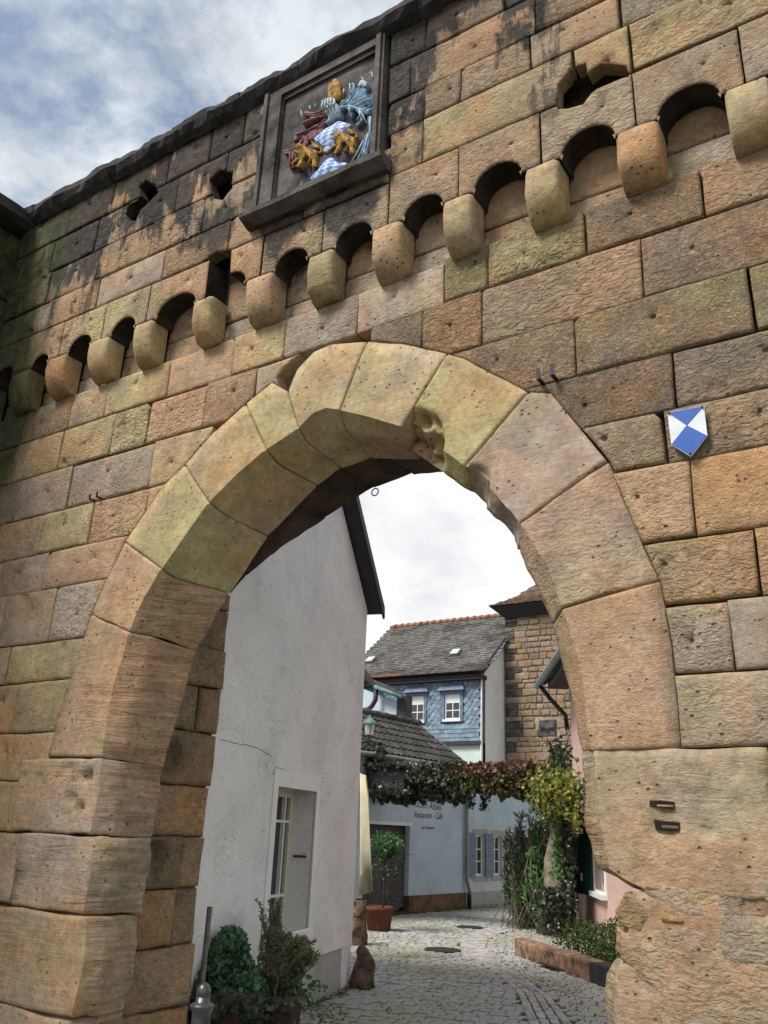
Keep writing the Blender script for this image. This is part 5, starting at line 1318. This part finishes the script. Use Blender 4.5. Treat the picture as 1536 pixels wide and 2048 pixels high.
# moss and fallen leaves
def leaves(name, parent, mat, pts, size, shape='oval', droop=.3, stuff=True, normal=None):
    V = []; Fc = []
    for p in pts:
        p = Vector(p); n = Vector((rnd.gauss(0, 1), rnd.gauss(0, 1), rnd.gauss(0, 1))).normalized()
        if normal is not None: n = (n * .7 + Vector(normal)).normalized()
        a = n.orthogonal().normalized(); a = (Matrix.Rotation(rnd.uniform(0, 6.28), 3, n) @ a)
        b = n.cross(a); s = size * rnd.uniform(.6, 1.3); k = len(V)
        if shape == 'oval': o = [(-.5, 0), (-.15, .28), (.2, .24), (.55, 0), (.2, -.24), (-.15, -.28)]
        elif shape == 'ivy': o = [(-.35, 0), (-.4, .3), (-.1, .22), (.05, .5), (.2, .2), (.6, 0), (.2, -.2), (.05, -.5), (-.1, -.22), (-.4, -.3)]
        elif shape == 'needle': o = [(-.5, .03), (.5, .02), (.5, -.02), (-.5, -.03)]
        else: o = [(-.5, 0), (0, .09), (.55, 0), (0, -.09)]
        m_ = len(o)
        for x_, y_ in o: V.append(p + a * x_ * s + b * y_ * s + n * (-droop * s * (x_ * x_ - .1) - droop * s * abs(y_)))
        if shape == 'ivy':
            V.append(p + n * droop * .1 * s); Fc += [(k + i, k + (i + 1) % m_, k + m_) for i in range(m_)]
        else: Fc.append(tuple(range(k, k + m_)))
    o = mesh(name, V, Fc, mat, parent)
    if stuff: o['kind'] = 'stuff'
    return o
mp = []
for _ in range(2600):
    q = rnd.choice([((620, 700), (1975, 2048)), ((700, 800), (1870, 1985)), ((830, 1020), (1830, 1850)), ((760, 900), (1940, 2040)), ((1060, 1210), (1960, 2048)), ((990, 1060), (1900, 1950))])
    p = gr(rnd.uniform(*q[0]), rnd.uniform(*q[1]))
    if in_lane(p.x, p.y) and N.noise(Vector((p.x * 1.4, p.y * 1.4, 3))) > .02: mp.append((p.x, p.y, rnd.uniform(.0, .02)))
for _ in range(1200):
    s = rnd.uniform(-.1, 6.2); p = FB.p(s, 0, rnd.uniform(.03, .4) ** 1.3); mp.append((p.x, p.y, rnd.uniform(0, .09)))
for _ in range(500):
    s = rnd.uniform(0, 4); p = FW.p(s, 0, rnd.uniform(.0, .1)); mp.append((p.x, p.y, rnd.uniform(0, .04)))
o = leaves('ground_moss', None, L_moss, mp, .028, 'oval', normal=(0, 0, .8)); o['label'] = 'green moss and tiny weeds growing between the cobbles'; o['category'] = 'moss'
lp = [];
for _ in range(160):
    p = gr(rnd.uniform(640, 1200), rnd.uniform(1870, 2046)); 
    if in_lane(p.x, p.y): lp.append((p.x, p.y, .024))
o = leaves('fallen_leaves', None, L_vred, lp, .035, 'oval', normal=(0, 0, 2)); o['label'] = 'small reddish brown leaves fallen on the cobbles'; o['category'] = 'leaves'
for (u0, v0, u1, lb) in ((849, 1901, 922, 'dark oval manhole cover in the cobbles nearer the gateway'), (913, 1855, 966, 'dark manhole cover in the cobbles farther up the lane')):
    a, b = gr(u0, v0), gr(u1, v0 + 2); c = (a + b) / 2; r = (b - a).length / 2; mb = MB()
    mb.lathe((c.x, c.y, .012), [(r, 0), (r, .012), (r * .93, .012), (r * .93, .008), (.01, .009)], 24); t_ = thing('manhole_cover', lb, 'manhole cover', 'manhole covers in the lane'); mb.build('rim', M_manh, t_)
    mb = MB()
    for i in range(5): mb.box(Fr((c.x, c.y, .021), (1, 0, 0), (0, 1, 0), (0, 0, 1)), -r * .7, r * .7, -r * .6 + i * r * .3 - .01, -r * .6 + i * r * .3 + .01, 0, .004)
    mb.build('rib', M_manh, t_)

# =================================================================== plants and street things
# vine across the lane
YV = 12.2
vn = thing('climbing_vine', 'thick dark vine garland spanning the lane from wall to wall, reddening towards the right', 'vine')
def garland(n, u0, u1, top, bot, mat, size, name='foliage', shape='ivy', dep=.45):
    P = []
    for _ in range(n):
        u = rnd.uniform(u0, u1); k = u / 37.
        t = top + 10 * N.noise(Vector((k, 0, 1))); b = bot + 22 * N.noise(Vector((k * 1.3, 5, 2))) + 12 * N.noise(Vector((k * 4, 5, 2)))
        f = rnd.random() ** .8; v = t + (b - t) * f; w_ = math.sin(math.pi * min(1, max(0, f))) ** .5
        P.append(at(u, v, YV + rnd.uniform(-1, 1) * dep * (w_ * .7 + .2)))
    return leaves(name, vn, mat, P, size, shape)
garland(2600, 722, 770, 1480, 1586, L_ivyd, .10)
garland(5200, 745, 930, 1524, 1604, L_ivyd, .10)
garland(2300, 900, 1075, 1530, 1592, L_vgrn, .10)
garland(1500, 905, 1100, 1524, 1560, L_vred, .10)
garland(900, 960, 1110, 1545, 1590, L_vred, .10)
garland(900, 1050, 1140, 1525, 1600, L_vgrn, .11)
mb = MB()
for k in range(5): mb.tube([at(725 + i * 45, 1560 + 10 * math.sin(i + k) + k * 4, YV + .1 * k - .2) for i in range(10)], .025, 6)
mb.build('stem', M_bark, vn, True)
P = []
for (u, v0, v1) in ((797, 1590, 1608), (836, 1560, 1598), (940, 1590, 1618), (968, 1590, 1622), (1050, 1580, 1600), (755, 1580, 1592)):
    for _ in range(60): P.append(at(u + rnd.gauss(0, 5), rnd.uniform(v0, v1), YV + rnd.gauss(0, .05)))
leaves('trailing_shoot', vn, L_ivyd, P, .085, 'ivy')
P = [at(rnd.uniform(728, 822), rnd.choice((1531 + rnd.gauss(0, 4), 1583 + rnd.gauss(0, 4), rnd.uniform(1535, 1585) if rnd.random() < .25 else 1530)), YV - .64 + rnd.gauss(0, .03)) for _ in range(420)]
leaves('foliage', vn, L_ivyd, P, .09, 'ivy')
yv = thing('yellow_vine', 'bush of yellow green autumn vine leaves at the right end of the garland', 'vine')
P = []
for _ in range(950):
    c = rnd.choice(((1100, 1570, 22, 26), (1125, 1590, 24, 22), (1090, 1560, 18, 20), (1150, 1600, 16, 28), (1140, 1565, 20, 18), (1118, 1615, 22, 18), (1160, 1640, 9, 16), (1085, 1585, 14, 16)))
    P.append(at(c[0] - 8 + rnd.gauss(0, c[2] * .75), c[1] + rnd.gauss(0, c[3] * .75), YV - .6 + rnd.gauss(0, .25)))
leaves('foliage', yv, L_yel, P, .09, 'ivy')
P = [at(1120 + rnd.gauss(0, 26), 1590 + rnd.gauss(0, 26), YV - .3 + rnd.gauss(0, .25)) for _ in range(1300)]; leaves('foliage', yv, L_bed, P, .09, 'ivy')
P = [at(1118 + rnd.gauss(0, 9), 1512 + rnd.gauss(0, 16), YV + rnd.gauss(0, .15)) for _ in range(350)]; leaves('foliage', yv, L_ivyd, P, .09, 'ivy')
# trunk
tk = thing('old_tree_trunk', 'thick gnarled ivy clad trunk standing by the pink house', 'tree trunk')
mb = MB(); cs_ = [(1108, 1860), (1110, 1780), (1112, 1720), (1118, 1660), (1112, 1610), (1106, 1570)]
pts = [at(u, v, YV + .25) for u, v in cs_]; pts[0].z = 0
mb.tube(pts, [.30, .23, .20, .17, .16, .12], 14)
mb.v = [v + N.noise_vector(v * 3.5) * .07 + N.noise_vector(Vector((v.x * 14, v.y * 14, v.z * 2))) * .03 for v in mb.v]
mb.build('trunk', M_bark, tk, True)
P = [at(1140 + rnd.gauss(0, 6), rnd.uniform(1580, 1860), YV + rnd.gauss(0, .2)) for _ in range(1500)]; leaves('ivy', tk, L_ivyd, P, .09, 'ivy')
P = [at(1106 + rnd.gauss(0, 16), rnd.uniform(1775, 1860), YV - .1 + rnd.gauss(0, .15)) for _ in range(700)]; leaves('ivy', tk, L_ivyd, P, .09, 'ivy')
P = [at(1116 + rnd.gauss(0, 5), rnd.uniform(1620, 1760), YV - .14 + rnd.gauss(0, .06)) for _ in range(260)]; leaves('ivy', tk, L_lau, P, .07, 'ivy')
# oleander and laurel
def stems_leaves(par, mat, base, tips, L, shape, per, lname='foliage', sm=M_bark, thk=.014, bsp=.08):
    mb = MB(); P = []; V = []; Fc = []
    for t in tips:
        t = Vector(t); b = Vector(base) + Vector((rnd.gauss(0, bsp), rnd.gauss(0, bsp), 0)); mid = (b + t) / 2 + Vector((rnd.gauss(0, .08), rnd.gauss(0, .08), .12))
        pts = [b, mid, t]; mb.tube(pts, [thk, thk * .7, thk * .3], 5)
        for k in range(per):
            f = rnd.uniform(.12, 1.) ** .75; q = (b * (1 - f) ** 2 + mid * 2 * f * (1 - f) + t * f * f)
            d_ = ((t - b).normalized() * .8 + Vector((rnd.gauss(0, .6), rnd.gauss(0, .6), rnd.gauss(0, .4)))).normalized()
            s = L * rnd.uniform(.7, 1.2); sd2 = d_.cross(Vector((rnd.gauss(0, 1), rnd.gauss(0, 1), rnd.gauss(0, 1)))).normalized(); n = d_.cross(sd2)
            k0 = len(V); wv = {'lance': .09, 'oval': .24, 'needle': .05}[shape] * s
            V += [q, q + d_ * s * .45 + sd2 * wv + n * .01, q + d_ * s - n * s * .12, q + d_ * s * .45 - sd2 * wv + n * .01]; Fc += [(k0, k0 + 1, k0 + 2), (k0, k0 + 2, k0 + 3)]
    mb.build('stem', sm, par, True)
    o = mesh(lname, V, Fc, mat, par); o['kind'] = 'stuff'
ol = thing('oleander_shrub', 'tall grey green oleander shrub with narrow leaves near the blue shutters', 'shrub')
bs = gr(1062, 1856); bs = Vector((bs.x, bs.y, 0)); YO = bs.y
tips = []
for _ in range(150):
    th = rnd.uniform(0, 1); u = rnd.uniform(1012, 1102); hmax = 1590 + abs(u - 1062) * 1.1 + (22 if u < 1035 else 0); v = rnd.uniform(hmax, 1800)
    tips.append(at(u, v, YO + rnd.gauss(0, .3)))
stems_leaves(ol, L_ole, bs, tips, .17, 'lance', 46, thk=.009, bsp=.3)
la = thing('laurel_shrub', 'bright green laurel shoots growing in front of the oleander', 'shrub')
bb = at(1085, 1850, YO - .6); bb.z = 0
tips = [at(1070 + rnd.gauss(0, 12) + (v - 1660) * .12, v, YO - .6 + rnd.gauss(0, .15)) for v in [rnd.uniform(1650, 1830) for _ in range(34)]]
stems_leaves(la, L_lau, bb, tips, .15, 'oval', 16)
# flower bed
bd = thing('flower_bed', 'low bed of mixed green herbs behind the timber beam', 'flower bed')
P = []
for _ in range(9500):
    t = rnd.random(); c = Vector((-5.35, 8.4, 0)).lerp(Vector((-3.7, 7.45, 0)), t) ; s = rnd.uniform(.38, 1.9)
    p = c + Vector((.35, .95, 0)) * s; hmax = .22 + .30 * (1 - t) * (.5 + .5 * min(1, s)) + .2 * N.noise(Vector((p.x * 2, p.y * 2, 4)))
    if not in_lane(p.x, p.y): continue
    P.append((p.x, p.y, .05 + max(.05, hmax) * rnd.random() ** .6))
leaves('foliage', bd, L_bed, P[::2], .045, 'oval'); leaves('foliage', bd, L_vgrn, P[1::4], .05, 'oval'); leaves('foliage', bd, L_moss, P[::3], .07, 'lance')
V = [Vector((-5.25, 8.25, .05)), Vector((-3.5, 7.3, .05)), Vector((-2.6, 9.0, .06)), Vector((-5.0, 11.0, .06))]; mesh('soil', V, [(0, 1, 2, 3)], M_soil, bd)
# timber beam
a0 = gr(1030, 1912); a1 = gr(1180, 1966); a0 = Vector((a0.x, a0.y, 0)); a1 = Vector((a1.x, a1.y, 0)); ud = (a1 - a0).normalized(); nn_ = Vector((ud.y, -ud.x, 0))
if nn_.dot(CP - a0) < 0: nn_ = -nn_
Fb = Fr(a0, ud, (0, 0, 1), nn_); Lb = (a1 - a0).length
bt = thing('timber_beam', 'squared weathered timber beam edging the flower bed', 'beam')
V = []; Fc = []; prof = [(0, 0), (.0, .02), (.0, .20), (-.02, .225), (-.24, .225), (-.26, .20), (-.26, 0)]; m = 7; nn = 18
for i in range(nn):
    for (o_, z_) in prof:
        p = Fb.p(Lb * i / (nn - 1), z_ * 1.05, o_); V.append(p + N.noise_vector(p * 3) * .012 + N.noise_vector(p * 12) * .006)
for i in range(nn - 1):
    for j in range(m): Fc.append((i * m + j, (i + 1) * m + j, (i + 1) * m + (j + 1) % m, i * m + (j + 1) % m))
Fc.append(tuple(range(m)))
mesh('beam', V, Fc, M_beam, bt)
mb = MB(); mb.box(Fb, Lb + .0, Lb + .5, .0, .232, -.27, .0); mb.build('end_block', M_beamd, bt)

# potted tree by the gate
tp = thing('potted_tree', 'small round headed tree in a terracotta pot before the plank gate', 'potted tree')
pb = gr(757, 1862); pb = Vector((pb.x, pb.y, 0)); sc_ = (pb - CP).length / FPX * 1.0
mb = MB(); r = 26 * sc_; mb.lathe(pb, [(r * .78, 0), (r * .95, .33), (r * 1.03, .34), (r * 1.05, .40), (r * .95, .40), (r * .92, .34), (.01, .34)], 24); mb.build('pot', M_terra, tp, True)
Yp = pb.y; mb = MB()
tr_ = [at(u, v, Yp) for u, v in ((766, 1812), (768, 1770), (770, 1745), (772, 1722), (773, 1700))]; tr_ = [pb + Vector((.05, 0, .34))] + tr_
mb.tube(tr_, [.03, .022, .022, .024, .022, .016], 7)
for _ in range(16): mb.tube([tr_[-2], at(773 + rnd.gauss(0, 22), 1700 + rnd.gauss(0, 14), Yp + rnd.gauss(0, .15))], [.014, .004], 4)
mb.build('trunk', M_beamd, tp, True)
P = []
for _ in range(2300):
    v_ = Vector((rnd.gauss(0, 1), rnd.gauss(0, 1), rnd.gauss(0, 1))).normalized() * rnd.random() ** .45
    c = at(773, 1694, Yp); q_ = 1 + .35 * N.noise(v_ * 3); P.append(c + Vector((v_.x * .33 * q_, v_.y * .28, v_.z * .24 * q_ + .02)))
leaves('crown', tp, L_box, P, .05, 'oval')
P = [at(773 + rnd.gauss(0, 15), 1730 + rnd.gauss(0, 9), Yp + rnd.gauss(0, .15)) for _ in range(900)] + [at(773 + rnd.gauss(0, 5), rnd.uniform(1740, 1790), Yp + rnd.gauss(0, .05)) for _ in range(160)]; leaves('crown', tp, L_ivyd, P, .06, 'lance')
# planters left
def planter(name, label, base, prof, mat):
    t_ = thing(name, label, 'planter'); mb = MB(); mb.lathe(base, prof, 24); mb.build('pot', mat, t_, True)
    mb = MB(); mb.lathe(base, [(prof[-2][0] * .9, prof[-2][1] - .04), (.01, prof[-2][1] - .03)], 16); mb.build('soil', M_soil, t_); return t_
Yi = 1.75; ci = at(455, 1935, Yi); ci.z = 0
iv = planter('ivy_planter', 'dark planter overflowing with glossy ivy against the white house', ci, [(.24, 0), (.30, .40), (.32, .42), (.32, .47), (.28, .47), (.01, .42)], M_pot)
P = []
for _ in range(3300):
    v_ = Vector((rnd.gauss(0, 1), rnd.gauss(0, 1), rnd.gauss(0, 1))).normalized() * rnd.random() ** .35
    if rnd.random() < .3: p = ci + Vector((v_.x * .15, v_.y * .15,   .70 + v_.z * .20))
    else: p = ci + Vector((v_.x * .36, v_.y * .30,   .50 + v_.z * .25 - .12 * abs(v_.x)))
    P.append(p)
leaves('foliage', iv, L_ivy, P, .07, 'ivy', normal=(.2, -.5, .5))
P = [ci + Vector((rnd.gauss(0, .24), rnd.gauss(0, .2), rnd.uniform(.1, .5))) for _ in range(1200)]; leaves('foliage', iv, L_ivyd, P, .07, 'ivy')
Yr = 2.15; cr = at(560, 1940, Yr); cr.z = 0
ro = planter('rosemary_planter', 'brown pot with a wiry grey green rosemary bush below the white house window', cr, [(.15, 0), (.20, .36), (.215, .37), (.215, .42), (.19, .42), (.01, .38)], M_pot)
tips = []
for _ in range(130):
    u = rnd.choice((rnd.gauss(548, 16), rnd.gauss(580, 22), rnd.gauss(610, 14))); hm = 1800 if u < 565 else 1860 + (u - 565) * .35; v = rnd.uniform(hm, 1930)
    tips.append(at(min(u, 636), v, Yr + rnd.gauss(0, .06)))
stems_leaves(ro, L_ros, cr + Vector((0, 0, .42)), tips, .034, 'needle', 110, thk=.004)
P = []
for _ in range(520):
    v_ = Vector((rnd.gauss(0, 1), rnd.gauss(0, 1), rnd.gauss(0, .6))); P.append(cr + Vector((.02 + v_.x * .11, v_.y * .09, .43 + v_.z * .07)))
leaves('foliage', ro, L_ivy, P, .05, 'ivy', normal=(.2, -.5, .5))
P = [at(u, v, Yr - .1) for u, v in [(600 + i * 1.6 + rnd.gauss(0, 3), 1945 + i * 1.1 + rnd.gauss(0, 4)) for i in range(34)]]; leaves('trailing_shoot', ro, L_ivy, P, .035, 'ivy')
P = [at(u, v, Yr - .12) for u, v in [(520 + rnd.gauss(0, 8), 1950 + rnd.random() * 60) for i in range(110)]]; leaves('trailing_shoot', ro, L_ivy, P, .04, 'ivy')

# bollard
bo = thing('bollard', 'grey cast iron bollard with a ball head at the foot of the left pier', 'bollard')
bp = at(405, 2010, -.1); fz = bp.z; sx = (bp - CP).length / FPX
mb = MB(); c0 = Vector((bp.x, bp.y, 0)); rr = 21 * sx
mb.lathe(c0, [(rr * 1.3, 0), (rr * 1.3, .05), (rr * .82, .09), (rr * .76, fz - .06), (rr * .76, fz - .035), (rr * .78, fz - .033), (rr * .97, fz - .014), (rr, fz - .012), (rr, fz), (rr * .985, fz + .002), (rr * .62, fz + .014), (rr * .58, fz + .016), (rr * .56, fz + .04)], 28)
mb.build('post', M_bol, bo, True)
mb = MB(); rb = rr * .60; mb.lathe(c0 + Vector((0, 0, fz + .012)), [(rb * math.sin(t), rb * (1.0 - math.cos(t)) * 1.2 - .0) for t in [max(.02, math.pi * k / 12) for k in range(13)]], 24); mb.build('head', M_bol, bo, True)
# grey pole behind the pier
mb = MB(); p0 = at(396, 2048, 1.25); p1 = at(387, 1800, 1.25); mb.tube([Vector((p0.x, p0.y, 0)), Vector((p0.x, p0.y, 1.08))], .020, 10)
tag(mb.build('grey_pole', M_dkpole, smooth=True), 'thin grey metal pole standing just behind the left pier', 'pole')
# guard stone and pillar foot at the white house corner
def rock(c, sx_, sy_, h, seed, taper=.35, mat=M_gstone, name='guard_stone'):
    V = []; Fc = []; n1_, n2_ = 14, 10
    for i in range(n2_ + 1):
        t = i / n2_; r = (1 - t * (1 - taper)) * (1 if t < .92 else .75)
        for j in range(n1_):
            th = 2 * math.pi * j / n1_; p = Vector((math.cos(th) * sx_ * r, math.sin(th) * sy_ * r, t * h)); V.append(Vector(c) + p + N.noise_vector(p * 5 + Vector((seed, 0, 0))) * .055 + N.noise_vector(p * 16 + Vector((seed, 0, 0))) * .012)
    for i in range(n2_):
        for j in range(n1_): Fc.append((i * n1_ + j, i * n1_ + (j + 1) % n1_, (i + 1) * n1_ + (j + 1) % n1_, (i + 1) * n1_ + j))
    Fc.append(tuple(n2_ * n1_ + j for j in range(n1_))); return mesh(name, V, Fc, mat)
gc = gr(722, 1978); tag(rock((gc.x - .05, gc.y + .08, -.02), .17, .16, .44, 3., .42), 'mossy wedge shaped guard stone at the white house corner', 'guard stone')
pc = gr(722, 1885); pc = at(717, 1840, 8.2); o = tag(rock((pc.x, pc.y, 0), .16, .16, .62, 8., .8, name='pillar_foot'), 'mottled red and grey stone pillar foot under the cream cloth', 'pillar foot')
# cream cloth banner
c0 = at(724, 1550, 7.0); V = []; Fc = []
top_ = [(724, 1545), (733, 1556), (739, 1590)]; 
def bl_(u, v, o_=0): p = at(u, v, 7.0); p.y += o_; return p
rowsb = [((716, 1545), (724, 1548), (728, 1550), (732, 1560)), ((716, 1590), (726, 1590), (733, 1592), (737, 1596)), ((716, 1700), (727, 1700), (736, 1700), (742, 1700)), ((712, 1792), (728, 1789), (738, 1785), (746, 1781))]
for r in rowsb:
    for j, (u, v) in enumerate(r): V.append(bl_(u, v, (.05, -.04, .05, -.02)[j]))
for i in range(3):
    for j in range(3): Fc.append((i * 4 + j, i * 4 + 4 + j, i * 4 + 5 + j, i * 4 + 1 + j))
n_ = len(V); V += [v + Vector((0, .012, 0)) for v in V]; Fc += [tuple(reversed([i + n_ for i in f])) for f in Fc]
per = [0, 4, 8, 12, 13, 14, 15, 11, 7, 3, 2, 1]
Fc += [(per[i], per[i - 1], per[i - 1] + n_, per[i] + n_) for i in range(len(per))]
o = mesh('cloth_banner', V, Fc, M_cloth, smooth=True); tag(o, 'cream cloth banner hanging beyond the corner of the white house', 'banner')
# hanging sign in the vine
ss = thing('tavern_sign', 'black hanging board with faded script reading Im Zwinger under the vine', 'sign')
FSg = Fr((0, YV - .55, 0), (1, 0, 0), (0, 0, 1), (0, -1, 0))
a0, b0 = FSg.px(738, 1582); a1, b1 = FSg.px(811, 1545); b1 = FSg.px(780, 1535)[1]
mb = MB(); mb.box(FSg, a0, a1, b0, b1, 0, .03); mb.build('board', M_sign, ss)
text(ss, 'lettering', 'Weinstube', FSg, (a0 + a1) / 2, b1 - .16, .12, M_ltr, .35, o=.034)
text(ss, 'lettering', 'Im Zwinger', FSg, (a0 + a1) / 2, b0 + .09, .16, M_ltr, .35, o=.034)
# lantern at the left end of the vine
ln = thing('wall_lantern', 'old street lantern with a green copper cap at the left end of the vine', 'lantern')
lc = at(739, 1458, YV - .8); s = .105
mb = MB()
for i in range(4): th = math.pi / 4 + i * math.pi / 2; mb.tube([lc + Vector((math.cos(th) * s, math.sin(th) * s, -.12)), lc + Vector((math.cos(th) * s * 1.35, math.sin(th) * s * 1.35, .10))], .008, 5)
mb.build('frame', M_blk, ln)
mb = MB(); mb.lathe(lc, [(s * .95, -.12), (s * 1.25, .10)], 4); mb.build('glass', M_lamp, ln)
mb = MB(); mb.lathe(lc, [(s * 1.5, .10), (s * 1.45, .13), (s * .8, .20), (s * .35, .23), (s * .3, .27), (.01, .29)], 8); mb.build('cap', M_copper, ln)
mb = MB(); mb.tube([lc + Vector((0, 0, -.12)), lc + Vector((0, 0, -.3)), lc + Vector((-.25, .1, -.42))], .015, 6); mb.build('bracket', M_blk, ln)
print('objects', len(bpy.data.objects), 'slates', sl_n, 'rubble', tn)
